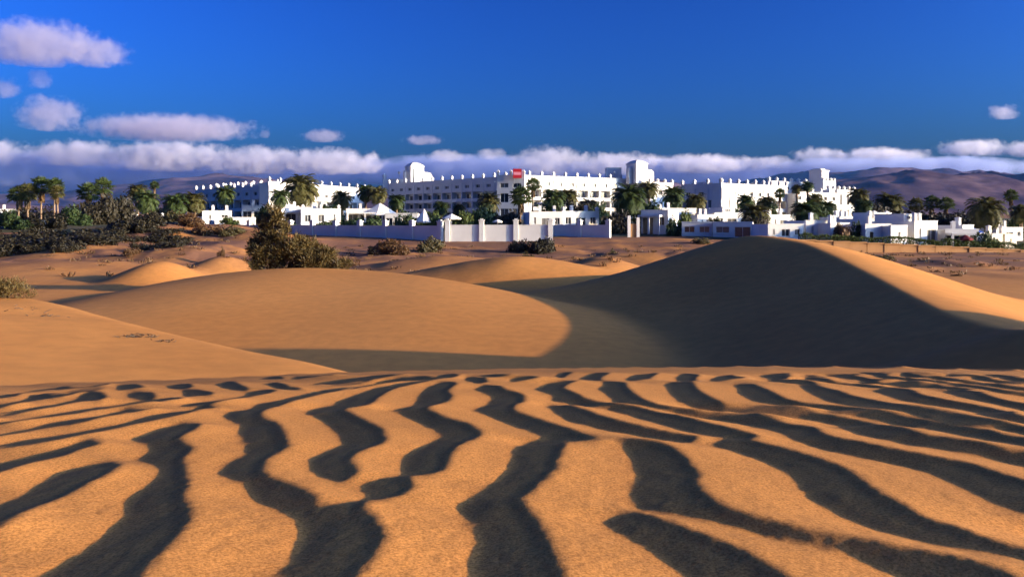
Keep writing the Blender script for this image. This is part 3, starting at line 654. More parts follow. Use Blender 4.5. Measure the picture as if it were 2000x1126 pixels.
# ---- left hotel block
hotel_l = tag(empty('hotel_building'), 'white stepped hotel block on the left, blue in shade with a sunny end', 'hotel')
A = (-108.0, 262.0); B = (-72.5, 229.0); D_ = (-53.5, 280.0)
wing(hotel_l, A, B, -0.5, 10.4, 9, 2, 12, top=3.6)
f, L = frame_of((-108.5, 281.0), (-76.0, 250.0), -0.5)
block('upper_storey', 0, L, 0, 14, -2, 12.2, 'stucco', hotel_l, f)
block('upper_parapet', -0.2, L+0.2, -0.25, 0.4, 12.2, 12.8, 'stucco', hotel_l, f)
for i in range(9):
    pane(hotel_l, f, 1+i*(L-2)/9, 3.0+i*(L-2)/9, 10.6, 11.8, -0.06)
    put('merlon', merlon_mesh(0.7, 1.3), hotel_l, f, (0.6+i*(L-1.2)/8, 0.1, 12.8))
wing(hotel_l, B, D_, -0.5, 11.7, 10, 2, 3.4, top=5.0)

# ---- right hotel block
hotel_r = tag(empty('hotel_building'), 'white sunlit hotel block on the right with battlements and a square tower', 'hotel')
A = (49.6, 224.9); B = (58.3, 214.0); D_ = (83.5, 233.0); E_ = (114.0, 262.0)
wing(hotel_r, A, B, -0.5, 10.4, 3, 2, 11, top=4.2)
wing(hotel_r, B, D_, -0.5, 10.4, 8, 2, 3.4, top=4.2)
wing(hotel_r, (85.0, 230.5), (103.0, 243.0), -0.5, 8.6, 5, 2, 10, top=3.2)
f, L = frame_of((81.5, 244.0), (99.0, 258.0), -0.5)
block('upper_storey', 0, L, 0, 10, -2, 12.5, 'stucco', hotel_r, f)
block('upper_parapet', -0.1, L+0.1, -0.12, 0.4, 12.5, 13.1, 'stucco', hotel_r, f)
for i in range(6):
    put('merlon', merlon_mesh(0.7, 1.4), hotel_r, f, (0.5+i*(L-1)/5, 0.15, 13.1))
    if i < 5: pane(hotel_r, f, 1.2+i*(L-1)/5, 3.0+i*(L-1)/5, 10.2, 11.5, -0.06)
f, L = frame_of((100.0, 243.0), (113.5, 254.0), -0.5)
hl = [(3.0, 4.6, 5.4, 9.0), (7.2, 8.8, 5.4, 9.0), (11.8, 13.4, 5.4, 9.0), (3.0, 4.6, 1.0, 4.0), (7.2, 8.8, 1.0, 4.0), (11.8, 13.4, 1.0, 4.0)]
block('tower_block', 0, L, 0.4, 10, -2, 10.2, 'stucco', hotel_r, f)
put('tower_block_front', holed_wall(L, -2, 10.4, 0.397, hl, 'stucco'), hotel_r, f, (0, 0, 0))
for q in hl: pane(hotel_r, f, *q, 0.2)
for i in range(6): put('merlon', merlon_mesh(0.7, 1.3), hotel_r, f, (0.5+i*(L-1)/5, 0.2, 10.4))
block('tower_shoulder', 2.5, 10.5, 3, 9.5, 10.2, 13.3, 'stucco', hotel_r, f)
for x in (3.0, 5.5, 8.0, 10.0): put('merlon', merlon_mesh(0.6, 1.1), hotel_r, f, (x, 3.3, 13.3))
tw = block('square_tower', 3.4, 7.8, 4.0, 8.4, 13.3, 16.5, 'stucco', hotel_r, f)
block('tower_cap', 3.2, 8.0, 3.8, 8.6, 16.5, 16.8, 'stucco', hotel_r, f)
block('tower_block_top', 4.2, 7.0, 4.8, 7.6, 16.8, 17.3, 'stucco', hotel_r, f)

# ------------------------------------------------------------------ low villas of the garden
def villa(px0, px1, py_top, dist, label, rz=0.0, depth=8, openings='ww', chimneys=1, upper=None, porch=None, mat='stucco', py_bot=None, merl=0):
    """flat-roofed white house; px0..px1 is its front, rz turns it about its left corner"""
    a = P(px0, py_top, dist); z1 = a.z
    L = (px1-px0)/F*dist/max(math.cos(rz), .3)
    xm = (px0+px1)/2; zg = min(ground_z(a.x, dist), ground_z(a.x+L*math.cos(rz), dist+L*math.sin(rz)))
    zb = zg-0.8
    root = tag(empty('villa', (a.x, dist, zg), rz), label, 'house', 'low white villas of the resort garden')
    f = Matrix.Identity(4); H = z1-zg
    n = len(openings); cw = L/n; hl = []; doors = []
    for i, c in enumerate(openings):
        x0 = i*cw
        if c == 'w': hl.append((x0+cw*.28, x0+cw*.72, H*.38, H*.72))
        if c == 'W': hl.append((x0+cw*.16, x0+cw*.84, H*.30, H*.72))
        if c == 'd': doors.append((x0+cw*.36, x0+cw*.66, 0.02, H*.68))
        if c == 'P': hl.append((x0+cw*.10, x0+cw*.90, 0.05, H*.70))
        if c == 's': hl.append((x0+cw*.42, x0+cw*.58, H*.40, H*.74))
    put('front_wall', holed_wall(L, zb-zg, H, 0.35, hl+doors, mat), root, f, (0, 0, 0))
    block('wall', 0, L, 0.353, depth, zb-zg, H-0.3, mat, root, f)
    block('parapet', 0, 0.3, 0.353, depth, H-0.297, H-0.003, mat, root, f); block('parapet', L-0.3, L, 0.353, depth, H-0.297, H-0.003, mat, root, f)
    block('coping', -0.06, L+0.06, -0.06, 0.38, H+0.002, H+0.12, mat, root, f)
    block('roof', 0.3, L-0.3, 0.36, depth-0.1, H-0.296, H-0.22, 'roofing', root, f)
    for h in hl:
        pane(root, f, *h, 0.24, 0.07)
        block('sill', h[0]-0.08, h[1]+0.08, -0.09, -0.002, h[2]-0.12, h[2]-0.02, mat, root, f)
    for d in doors:
        dd = block('door', d[0], d[1], 0.18, 0.26, d[2], d[3], 'wood', root, f)
    for k in range(chimneys):
        x = L*(0.12+0.76*((k*0.618+0.25) % 1)); y0 = 1.2+1.1*(k % 3)
        ch = block('chimney', x, x+0.55, y0, y0+0.55, H-0.22, H+0.85, mat, root, f)
        o = bpy.data.objects.new('chimney_cap', merlon_mesh(0.5, 0.5, mat)); C.objects.link(o); o.parent = ch; o.location = (0.275, 0.275, 1.07)
    if upper:
        x0, x1, h = upper
        block('upper_room', x0*L, x1*L, 2.2, depth-0.4, H-0.2, H+h, mat, root, f)
        block('upper_coping', x0*L-0.06, x1*L+0.06, 2.1, depth-0.3, H+h+0.002, H+h+0.14, mat, root, f)
        xm = (x0+x1)/2*L; pane(root, f, xm-0.5, xm+0.5, H+h*.35, H+h*.8, 2.14, 0.07)
    if porch:
        x0, x1 = porch; hp = H*.74
        block('porch_roof', x0*L, x1*L, -2.2, -0.1, hp, hp+0.3, mat, root, f)
        for x in (x0*L, (x0+x1)/2*L-0.15, x1*L-0.3): block('porch_post', x, x+0.3, -2.2, -1.9, -0.8, hp-0.002, mat, root, f)
    for k in range(merl): put('merlon', merlon_mesh(0.5, 0.9, mat), root, f, (0.4+k*(L-0.8)/max(merl-1, 1), 0.16, H+0.12))
    return root
villa(555, 606, 405, 160, 'white villa with a deep grey porch, behind the wall right of the tall bush', 0.25, 8, 'Pw', 1, None, (0.0, 0.9))
villa(588, 660, 408, 156, 'bright white villa with one dark window, behind the garden wall', 0.35, 8, 'wws', 1, None, None, merl=3)
villa(472, 530, 401, 176, 'pale flat villa roof under the blue side of the left hotel', 0.3, 9, 'PPw', 1)
villa(395, 446, 412, 158, 'low white villa right of the leftmost wall post, by a slim palm', 0.35, 7, 'sw', 2)
villa(430, 492, 425, 148, 'low white garden house close behind the wall, left of the tall bush', 0.3, 5, 'wsw', 0)
villa(676, 752, 408, 166, 'open white pool pavilion with dark bays, under two brown palms', 0.1, 8, 'PPP', 1, None, (0.05, 0.95))
villa(752, 816, 417, 160, 'long low white terrace roof left of the tall wedge parasol', 0.0, 6, 'PPPP', 0)
villa(1034, 1100, 414, 146, 'white garden house with one wide dark opening, behind the wall posts', 0.15, 7, 'sPw', 2)
villa(1098, 1174, 413, 148, 'white villa with a rust red door bay, right of the wide dark opening', 0.42, 7, 'wPw', 2, None, None, merl=2)
villa(1252, 1300, 411, 140, 'shaded lilac villa with a dark lower porch, right of the big grey palm', -0.45, 8, 'Pw', 0, None, (0.0, 0.8))
villa(1286, 1366, 407, 158, 'long cream villa above the round clipped bush', 0.3, 8, 'wsww', 1, None, None, merl=1)
villa(1362, 1404, 420, 146, 'small white villa with a tall chimney under the blue hotel side', 0.42, 7, 'sw', 2)
villa(1332, 1388, 434, 130, 'low white garden wall house below the round clipped bush', -0.2, 5, 'WW', 0)
villa(1396, 1470, 416, 150, 'white villa with stepped sloping parapets in front of the right block', 0.25, 8, 'wPs', 1, (0.35, 0.75, 1.0))
villa(1392, 1462, 434, 128, 'shaded low villa just left of the big dune top', -0.35, 6, 'WP', 0)
villa(1490, 1566, 420, 150, 'white villa behind the slender palm and the dark front palm', 0.42, 8, 'wsPw', 2, (0.1, 0.5, 1.2))
villa(1500, 1572, 438, 118, 'pinkish low villa right above the dune top', 0.1, 6, 'sWw', 0)
villa(1574, 1630, 431, 120, 'plain white villa wall behind the front palm right of the dune', 0.15, 7, 'sw', 1)
villa(1622, 1668, 436, 118, 'small white villa with ragged shrubs at its foot', 0.42, 7, 'sw', 2)
villa(1640, 1690, 424, 150, 'far white villa between the round palms, right of the tower', 0.42, 7, 'ww', 3)
villa(1690, 1744, 438, 114.5, 'white villa with a small green door bay, left of the wide sunny one', 0.15, 7, 'dw', 1)
villa(1694, 1782, 427, 124, 'tall sunny villa with two small windows and crowded chimneys', 0.3, 8, 'WwsW', 4, (0.5, 0.9, 0.9))
villa(1740, 1782, 441, 113.5, 'smooth cream villa front catching the sun, beside a narrow alley', 0.42, 7, 's', 0)
villa(1786, 1846, 432, 115.5, 'white villa with a stepped gable and a black garage opening', 0.42, 8, 'sP', 2, (0.1, 0.6, 1.0))
villa(1846, 1908, 448, 116.5, 'shaded lilac villa with a long porch, left of the blue awning', -0.1, 7, 'PP', 1, None, (0.0, 1.0))
villa(1880, 1910, 440, 121, 'white villa corner below the blue awning', 0.42, 6, 's', 2)
villa(1908, 1940, 456, 115, 'little white house half hidden by the big front palm', 0.42, 5, 's', 0)
villa(1938, 1962, 457, 114.5, 'small cream cube house, left of two at the right edge', 0.25, 5, 's', 1, None, None, 'cream')
villa(1963, 1990, 458, 115, 'small cream cube house, right of two at the right edge', 0.25, 5, 's', 1, None, None, 'cream')
villa(1946, 2020, 445, 134, 'white villa with two chimneys at the far right edge', 0.42, 7, 'wPw', 3)
villa(238, 296, 430, 150, 'low white villa in the gap between the left palms', 0.1, 7, 'wPs', 1)
villa(292, 352, 428, 156, 'low white villa with a pale terrace, left of the wide palms', 0.42, 7, 'wsP', 2)
villa(346, 398, 424, 165, 'white villa behind the two wide palms left of the wall', 0.25, 7, 'ws', 1)
villa(-12, 26, 409, 190, 'white villa at the left edge behind the fan palms', 0.42, 7, 'ww', 1)
villa(70, 108, 432, 138, 'pale villa seen between the fan palm trunks', 0.42, 6, 'ws', 0)

def parasol(px, py, dist, r, label, mat='canvas', h=None):
    p = P(px, py, dist); zg = ground_z(p.x, dist); hh = p.z-zg
    root = tag(empty('garden_parasol', (p.x, dist, zg)), label, 'parasol', 'parasols of the hotel garden')
    n = 8; rise = 0.42*r if h is None else h
    V = [(r*math.cos(2*math.pi*k/n), r*math.sin(2*math.pi*k/n), -rise) for k in range(n)]+[(r*.93*math.cos(2*math.pi*k/n), r*.93*math.sin(2*math.pi*k/n), -rise-0.22) for k in range(n)]+[(0, 0, 0), (0, 0, -.10)]
    Fc = [(k, (k+1) % n, 2*n) for k in range(n)]+[(k+n, (k+1) % n+n, (k+1) % n, k) for k in range(n)]+[((k+1) % n+n, k+n, 2*n+1) for k in range(n)]
    o = mesh_obj('canopy', V, Fc, M[mat], root); o.location = (0, 0, hh)
    block('pole', -0.05, 0.05, -0.05, 0.05, -0.3, hh-0.1, 'metal', root, Matrix.Identity(4))
    block('base', -0.35, 0.35, -0.35, 0.35, -0.25, 0.1, 'metal', root, Matrix.Identity(4))
parasol(742, 396, 168, 4.2, 'wide cream tent roof under the two brown palms', h=2.6)
parasol(828, 407, 152, 1.7, 'tall narrow cream parasol, its canopy let down like a wedge', h=2.6)
parasol(882, 417, 148, 1.9, 'cream parasol right of the wedge shaped one', h=0.9)
parasol(972, 428, 140, 0.9, 'small pale parasol low among the dark shrubs')
parasol(1060, 394, 190, 1.7, 'small cream parasol high behind the tall dark palms', h=0.5)
parasol(1893, 440, 124, 2.3, 'blue parasol awning over the villas at the right', 'blue_canvas', 1.2)
parasol(1885, 458, 110, 1.1, 'small dark red parasol in front of the lilac porch', 'red_canvas', 0.6)

# ------------------------------------------------------------------ garden wall with square posts, in three runs
def post_mesh(h):
    key = ('post', round(h, 1))
    if key not in _cache:
        s = 0.36
        me = boxes_mesh([(-s, s, -s, s, 0, h), (-s-.1, s+.1, -s-.1, s+.1, h+0.001, h+.14), (-s*.6, s*.6, -s*.6, s*.6, h+.142, h+.34)], 'stucco'); _cache[key] = me
    return _cache[key]
def garden_wall(a, b, posts, ztop, zpost, label, drop=3.4):
    f, L = frame_of(a, b, 0)
    mx = f.translation.copy()
    root = tag(empty('garden_wall'), label, 'wall')
    n = posts-1
    for i in range(posts):
        x = L*i/n
        put('post', post_mesh(zpost-ztop+drop), root, f, (x, 0, ztop-drop))
        if i < n:
            block('wall_panel', x+0.361, x+L/n-0.361, -0.13, 0.13, ztop-drop, ztop, 'stucco', root, f)
            block('coping', x+0.361, x+L/n-0.361, -0.19, 0.19, ztop+0.002, ztop+0.09, 'stucco', root, f)
    return root
w0 = P(414, 440, 152); w1 = P(874, 440, 119); w2 = P(1075, 440, 118.0); w3 = P(1078, 440, 131); w4 = P(1188, 440, 126)
garden_wall(w0, w1-Vector((1.2, -0.8, 0)), 11, -0.95, -0.25, 'long shaded blue white garden wall with posts, left of the middle')
garden_wall(w1, w2, 4, -0.78, -0.05, 'nearest white garden wall run with four tall posts')
garden_wall(w3, w4, 3, -0.85, -0.15, 'short shaded garden wall run right of the tall posts, set back', 2.6)

# gate posts with a yellow gate between palm and villa
g0 = P(1226, 421, 128)
gr = tag(empty('garden_gate', (g0.x, 128, ground_z(g0.x, 128))), 'pair of pale gate posts with an ochre gate under the big palm', 'gate')
I4 = Matrix.Identity(4); gh = g0.z-gr.location.z
block('gate_post', 0, 0.5, 0, 0.5, -0.6, gh, 'stucco', gr, I4); block('gate_post', 1.5, 2.0, 0, 0.5, -0.6, gh-0.3, 'stucco', gr, I4)
for k in range(5): block('gate_board', 0.54+k*0.185, 0.54+k*0.185+0.17, 0.2, 0.26, 0.02, gh*.62, 'ochre', gr, I4)

# ochre retaining wall at the right with its panels and capstones
rw = tag(empty('retaining_wall'), 'low sunlit ochre retaining wall along the right edge of the dunes', 'wall')
xa, xb, yw = 40.5, 86.0, 108.3
nseg = 19
for i in range(nseg):
    x0 = xa+(xb-xa)*i/nseg; x1 = xa+(xb-xa)*(i+1)/nseg; t = (x0+x1)/2
    zt = -2.85-1.45*(t-41)/31; zt = max(zt, -4.75)
    jj = 0.05*math.sin(i*2.3)
    block('wall_panel', x0+0.03, x1-0.03, jj, 0.7, zt-2.2, zt, 'ochre', rw, Matrix.Translation((0, yw, 0)))
    block('capstone', x0+0.01, x1-0.01, -0.12+jj, 0.74, zt+0.003, zt+0.16, 'ochre', rw, Matrix.Translation((0, yw, 0)))
block('footing', xa, xb, -0.55, -0.1, -6.6, -5.35, 'ochre', rw, Matrix.Translation((0, yw, 0)))
p = P(1925, 516, 84); kb = tag(empty('kerb_beam', (p.x, 84, p.z-0.15), -0.02), 'pale straight kerb beam lying on the sand at the right edge', 'beam')
for k in range(3): block('kerb_stone', k*3.1, k*3.1+3.06, 0, 0.5, -0.8, 0.17, 'stucco', kb, I4)
# ------------------------------------------------------------------ planting
def leaf_mat(name, c1, c2, trans=0.3):
    m, nd, lk, b = mat_new(name)
    out = nd['Material Output']
    geo = nd.new('ShaderNodeNewGeometry'); oi = nd.new('ShaderNodeObjectInfo')
    ad = nd.new('ShaderNodeMath'); ad.operation = 'MULTIPLY_ADD'; ad.inputs[1].default_value = 0.65; lk.new(geo.outputs['Random Per Island'], ad.inputs[0])
    m2 = nd.new('ShaderNodeMath'); m2.operation = 'MULTIPLY'; m2.inputs[1].default_value = 0.35; lk.new(oi.outputs['Random'], m2.inputs[0]); lk.new(m2.outputs[0], ad.inputs[2])
    r = ramp(nd, [(0.0, c1), (1.0, c2)]); lk.new(ad.outputs[0], r.inputs[0])
    lk.new(r.outputs[0], b.inputs['Base Color']); b.inputs['Roughness'].default_value = 0.6; b.inputs['Specular IOR Level'].default_value = 0.25
    t = nd.new('ShaderNodeBsdfTranslucent'); lk.new(r.outputs[0], t.inputs['Color'])
    mx = nd.new('ShaderNodeMixShader'); mx.inputs[0].default_value = trans
    lk.new(b.outputs[0], mx.inputs[1]); lk.new(t.outputs[0], mx.inputs[2]); lk.new(mx.outputs[0], out.inputs['Surface'])
    return m
M['frond'] = leaf_mat('palm_frond', (0.030, 0.050, 0.012), (0.085, 0.115, 0.030))
M['frond_olive'] = leaf_mat('olive_frond', (0.055, 0.060, 0.016), (0.125, 0.110, 0.032))
M['dead'] = leaf_mat('dead_frond', (0.11, 0.065, 0.028), (0.20, 0.13, 0.06), 0.15)
M['leaf'] = leaf_mat('garden_leaf', (0.018, 0.034, 0.010), (0.055, 0.085, 0.024))
M['leaf_bright'] = leaf_mat('bright_leaf', (0.050, 0.075, 0.015), (0.11, 0.14, 0.030))
M['scrub'] = leaf_mat('scrub_leaf', (0.045, 0.040, 0.016), (0.12, 0.095, 0.034))
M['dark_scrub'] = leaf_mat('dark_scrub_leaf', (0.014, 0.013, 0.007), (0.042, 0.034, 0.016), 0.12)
M['dry'] = leaf_mat('dry_leaf', (0.10, 0.052, 0.022), (0.19, 0.11, 0.045))
M['tamarisk'] = leaf_mat('tamarisk_leaf', (0.045, 0.036, 0.012), (0.19, 0.125, 0.036), 0.22)
M['bark'] = noise_mat('palm_bark', (0.16, 0.105, 0.065), (0.28, 0.20, 0.13), 5, 0.95, 0.02, 9)
M['branch'] = noise_mat('dark_branch', (0.05, 0.035, 0.022), (0.10, 0.07, 0.045), 6, 0.95)
M['turf'] = noise_mat('garden_soil', (0.030, 0.038, 0.014), (0.10, 0.075, 0.035), 0.35, 1.0, 0.03, 1.5)

def tube(points, radii, n=7):
    V = []; Fc = []
    for p, r in zip(points, radii):
        for k in range(n):
            a = 2*math.pi*k/n; V.append((p[0]+r*math.cos(a), p[1]+r*math.sin(a), p[2]))
    for i in range(len(points)-1):
        for k in range(n): Fc.append((i*n+k, i*n+(k+1) % n, (i+1)*n+(k+1) % n, (i+1)*n+k))
    Fc.append(tuple(range((len(points)-1)*n, len(points)*n)))
    return V, Fc
def mesh_of(name, V, Fc, mat, smooth=False):
    me = bpy.data.meshes.new(name); me.from_pydata(V, [], Fc); me.materials.append(M[mat]); me.update()
    if smooth: me.polygons.foreach_set('use_smooth', np.ones(len(me.polygons), bool))
    return me
def trunk_mesh(seed, r0, r1, bend):
    """unit-height trunk with leaf-scar rings"""
    rn = random.Random(seed); a = rn.uniform(0, 6.28); pts = []; rr = []
    for i in range(15):
        t = i/14; b = bend*t*t
        pts.append((b*math.cos(a), b*math.sin(a), t)); rr.append((r0*(1-t)+r1*t)*(1.0+(0.10 if i % 2 else -0.04))*(1.25 if i == 0 else 1))
    return mesh_of('trunk', *tube(pts, rr, 8), 'bark', True), pts[-1]
def date_crown(seed, nf, mat):
    """feather fronds arching from the head; unit radius"""
    rn = random.Random(seed); V = []; Fc = []
    for i in range(nf):
        az = i*2.39996+rn.uniform(-.2, .2); el = math.radians(82-118*((i+.5)/nf)+rn.uniform(-9, 9)); Lf = rn.uniform(.85, 1.12)
        d = Vector((math.cos(az), math.sin(az), 0)); side = Vector((-d.y, d.x, 0))
        prev = Vector((0, 0, 0)); p = Vector((0, 0, 0)); ang = el; S = 9; ring = []
        for s in range(S+1):
            ring.append((p.copy(), (d*math.cos(ang)+Vector((0, 0, 1))*math.sin(ang))))
            p = p+(d*math.cos(ang)+Vector((0, 0, 1))*math.sin(ang))*Lf/S
            ang -= math.radians(8+7*s/S)+rn.uniform(-.02, .02)
        for s in range(1, S):
            c, t = ring[s]; up = side.cross(t); wl_ = 0.30*math.sin(math.pi*(0.12+0.80*s/S))
            for sg in (-1, 1):
                for q in range(2):
                    cc = c+t*(Lf/S*(q*.5)); tip = cc+side*sg*wl_*rn.uniform(.75, 1.1)+t*wl_*0.65-Vector((0, 0, 1))*wl_*rn.uniform(.15, .5)
                    n = len(V); w = t*0.040
                    V += [tuple(cc-w), tuple(cc+w), tuple(tip)]; Fc.append((n, n+1, n+2))
        for s in range(S):                       # midrib
            c, t = ring[s]; c2, t2 = ring[s+1]; n = len(V); w = side*0.012*(1-s/S*.7); u_ = Vector((0, 0, .012))
            V += [tuple(c-w), tuple(c+w), tuple(c2+w*.8), tuple(c2-w*.8)]; Fc.append((n, n+1, n+2, n+3))
    return mesh_of('crown', V, Fc, mat)
def fan_crown(seed, nf, mat):
    rn = random.Random(seed); V = []; Fc = []
    for i in range(nf):
        az = i*2.39996+rn.uniform(-.3, .3); el = math.radians(80-125*((i+.5)/nf)+rn.uniform(-10, 10))
        t = Vector((math.cos(az)*math.cos(el), math.sin(az)*math.cos(el), math.sin(el))); side = Vector((-math.sin(az), math.cos(az), 0))
        up = side.cross(t); c = t*rn.uniform(.42, .58); R = rn.uniform(.42, .56)
        n = len(V); V += [(0, 0, 0), tuple(t*.03+side*.02)]; V.append(tuple(c)); Fc.append((n, n+1, n+2))
        m = 9; 
        for k in range(m):
            a = -1.7+3.4*k/(m-1); a2 = 0.17
            tip = c+(t*math.cos(a)+side*math.sin(a))*R-Vector((0, 0, 1))*R*rn.uniform(.08, .34)*(0.5+abs(a)/1.7)
            l = c+(t*math.cos(a-a2)+side*math.sin(a-a2))*R*.55+up*.02; r = c+(t*math.cos(a+a2)+side*math.sin(a+a2))*R*.55-up*.02
            n = len(V); V += [tuple(c), tuple(l), tuple(tip), tuple(r)]; Fc.append((n, n+1, n+2, n+3))
    return mesh_of('crown', V, Fc, mat)
def skirt(seed, n_, mat):
    """dead leaves hanging under the head, unit size"""
    rn = random.Random(seed); V = []; Fc = []
    for i in range(n_):
        az = rn.uniform(0, 6.28); z = -rn.uniform(.05, .75); r = rn.uniform(.10, .22); l = rn.uniform(.35, .6)
        d = Vector((math.cos(az), math.sin(az), 0)); s = Vector((-d.y, d.x, 0)); c = d*.06+Vector((0, 0, z))
        n = len(V); V += [tuple(c), tuple(c+d*r+s*.10-Vector((0, 0, l*.6))), tuple(c+d*r*1.1-Vector((0, 0, l))), tuple(c+d*r-s*.10-Vector((0, 0, l*.6)))]; Fc.append((n, n+1, n+2, n+3))
    return mesh_of('dead_fronds', V, Fc, mat)
TRUNK_F = [trunk_mesh(s, 0.032, 0.022, 0.03) for s in (1, 2, 3)]
TRUNK_D = [trunk_mesh(s, 0.055, 0.050, 0.03) for s in (4, 5, 6)]
DATE = [date_crown(s, 84, m) for s, m in ((11, 'frond'), (12, 'frond_olive'), (13, 'frond'), (14, 'frond_olive'))]
FAN = [fan_crown(s, 60, m) for s, m in ((21, 'frond'), (22, 'frond_olive'), (23, 'frond'))]
SKIRT = [skirt(s, 70, 'dead') for s in (31, 32)]
def palm(i, px, py, dist, rpx, kind, label):
    c = P(px, py, dist); rn = random.Random(900+i)
    if kind == 'f': base, top = TRUNK_F[i % 3]; crown = FAN[i % 3]
    else: base, top = TRUNK_D[i % 3]; crown = DATE[i % 4]
    zg = ground_z(c.x, dist); h = max(c.z-zg, 1.2); R = rpx/F*dist*(1.42 if kind == 'f' else 1.42)
    root = tag(empty('fan_palm' if kind == 'f' else 'date_palm', (c.x, dist, zg-0.15), rn.uniform(0, 6.28)), label, 'palm tree', 'palms of the resort garden')
    t = bpy.data.objects.new('trunk', base); C.objects.link(t); t.parent = root
    rt = max(min(6.0, h), 3.0); t.scale = (rt, rt, h+0.15)
    k = bpy.data.objects.new('crown', crown); C.objects.link(k); k.parent = root
    k.location = (top[0]*rt, top[1]*rt, h+0.1); k.scale = (R, R, R*rn.uniform(.9, 1.08)); k.rotation_euler = (rn.uniform(-.12, .12), rn.uniform(-.12, .12), rn.uniform(0, 6))
    s = bpy.data.objects.new('dead_fronds', SKIRT[i % 2]); C.objects.link(s); s.parent = root
    sr = R*(0.85 if kind == 'f' else 0.5); s.location = (top[0]*rt, top[1]*rt, h); s.scale = (sr, sr, sr*(1.3 if kind == 'f' else .8))
    return root
PALMS = [
 (36, 380, 150, 17, 'f', 'leftmost fan palm of the tall clump at the left edge'),
 (54, 376, 150, 17, 'f', 'second fan palm from the left in the tall clump'),
 (80, 364, 152, 17, 'f', 'third fan palm of the left clump, broad dark head'),
 (106, 363, 150, 14, 'f', 'tallest fan palm at the right end of the left clump'),
 (113, 376, 147, 12, 'f', 'small fan palm tucked under the right end of the left clump'),
 (172, 376, 160, 18, 'f', 'left one of two shaggy fan palms standing close together'),
 (200, 366, 155, 16, 'f', 'taller right one of two shaggy fan palms standing close together'),
 (268, 372, 158, 16, 'd', 'upright palm with a yellow green head left of the thin one'),
 (288, 390, 155, 20, 'd', 'low brownish palm right beside the upright yellow green one'),
 (302, 362, 190, 8, 'f', 'thin small headed palm far behind the left trees'),
 (344, 396, 140, 22, 'd', 'wide palm, left one of the pair left of the garden wall'),
 (380, 392, 142, 18, 'd', 'wide orange tinged palm, right one of the pair left of the garden wall'),
 (440, 378, 170, 17, 'd', 'slim palm in front of the blue side of the left hotel'),
 (588, 366, 172, 30, 'd', 'big dark date palm in front of the sunny end of the left hotel'),
 (546, 384, 165, 16, 'd', 'bright palm rising behind the tip of the tall bush'),
 (668, 388, 180, 18, 'd', 'low green palm in front of the cream hotel wall'),
 (714, 374, 178, 15, 'd', 'left one of two brown palms at the gap between the hotels'),
 (738, 378, 176, 17, 'd', 'right one of two brown palms at the gap between the hotels'),
 (774, 392, 190, 14, 'd', 'small palm at the left foot of the main hotel'),
 (955, 394, 168, 20, 'd', 'wide green palm left of the sign bay of the hotel'),
 (1016, 384, 160, 19, 'f', 'thick dark fan palm below the red sign'),
 (1040, 361, 165, 13, 'f', 'tall pointed fan palm right of the red sign'),
 (1082, 388, 180, 20, 'd', 'dark palm against the sunny wing, right of the pointed one'),
 (1112, 382, 185, 16, 'd', 'palm in the middle before the sunny wing'),
 (1228, 386, 150, 30, 'd', 'big grey green palm left of the right tower'),
 (1268, 368, 165, 18, 'd', 'tall palm right below the right tower'),
 (1316, 382, 170, 20, 'd', 'green palm left of the blue side of the right block'),
 (1358, 392, 165, 18, 'd', 'dark palm in front of the blue side of the right block'),
 (1454, 392, 180, 15, 'd', 'brown palm before the left part of the sunny right block'),
 (1496, 396, 185, 16, 'd', 'green palm left of the slender one before the right block'),
 (1522, 378, 165, 9, 'f', 'slender palm with a small round head before the right block'),
 (1557, 368, 203, 9, 'd', 'small palm high before the right block, left of two'),
 (1578, 362, 203, 11, 'd', 'small palm high before the right block, right of two'),
 (1474, 418, 135, 26, 'd', 'dark palm standing just behind the big dune top'),
 (1574, 412, 140, 25, 'd', 'dark front palm right of the big dune top'),
 (1592, 390, 180, 14, 'd', 'brown palm left below the square tower'),
 (1616, 406, 170, 16, 'd', 'low green palm below the square tower'),
 (1676, 382, 200, 18, 'd', 'palm right behind the end of the right hotel block'),
 (1687, 402, 165, 15, 'd', 'green palm on a thin trunk right of the right block'),
 (1738, 396, 190, 24, 'd', 'large spreading palm before the dark hills, left of three fan palms'),
 (1790, 400, 200, 13, 'f', 'first of three reddish fan palms before the dark hills'),
 (1820, 396, 195, 13, 'f', 'second of three reddish fan palms before the dark hills'),
 (1847, 398, 192, 13, 'f', 'third of three reddish fan palms before the dark hills'),
 (1926, 410, 130, 30, 'd', 'largest palm at the right, dark, in front of the villas'),
 (1976, 382, 150, 11, 'f', 'tall slim fan palm at the right edge'),
 (1994, 414, 140, 18, 'd', 'palm cut by the right edge of the picture'),
 (862, 404, 175, 13, 'd', 'small green palm left of the middle in front of the shaded wing'),
 (896, 408, 172, 12, 'd', 'small brown palm beside the cream parasol'),
 (240, 400, 165, 16, 'd', 'dark low palm between the fan pair and the upright palm'),
 (1148, 402, 170, 16, 'd', 'low dark palm right of the middle before the sunny wing'),
]
for i, a in enumerate(PALMS): palm(i, *a)

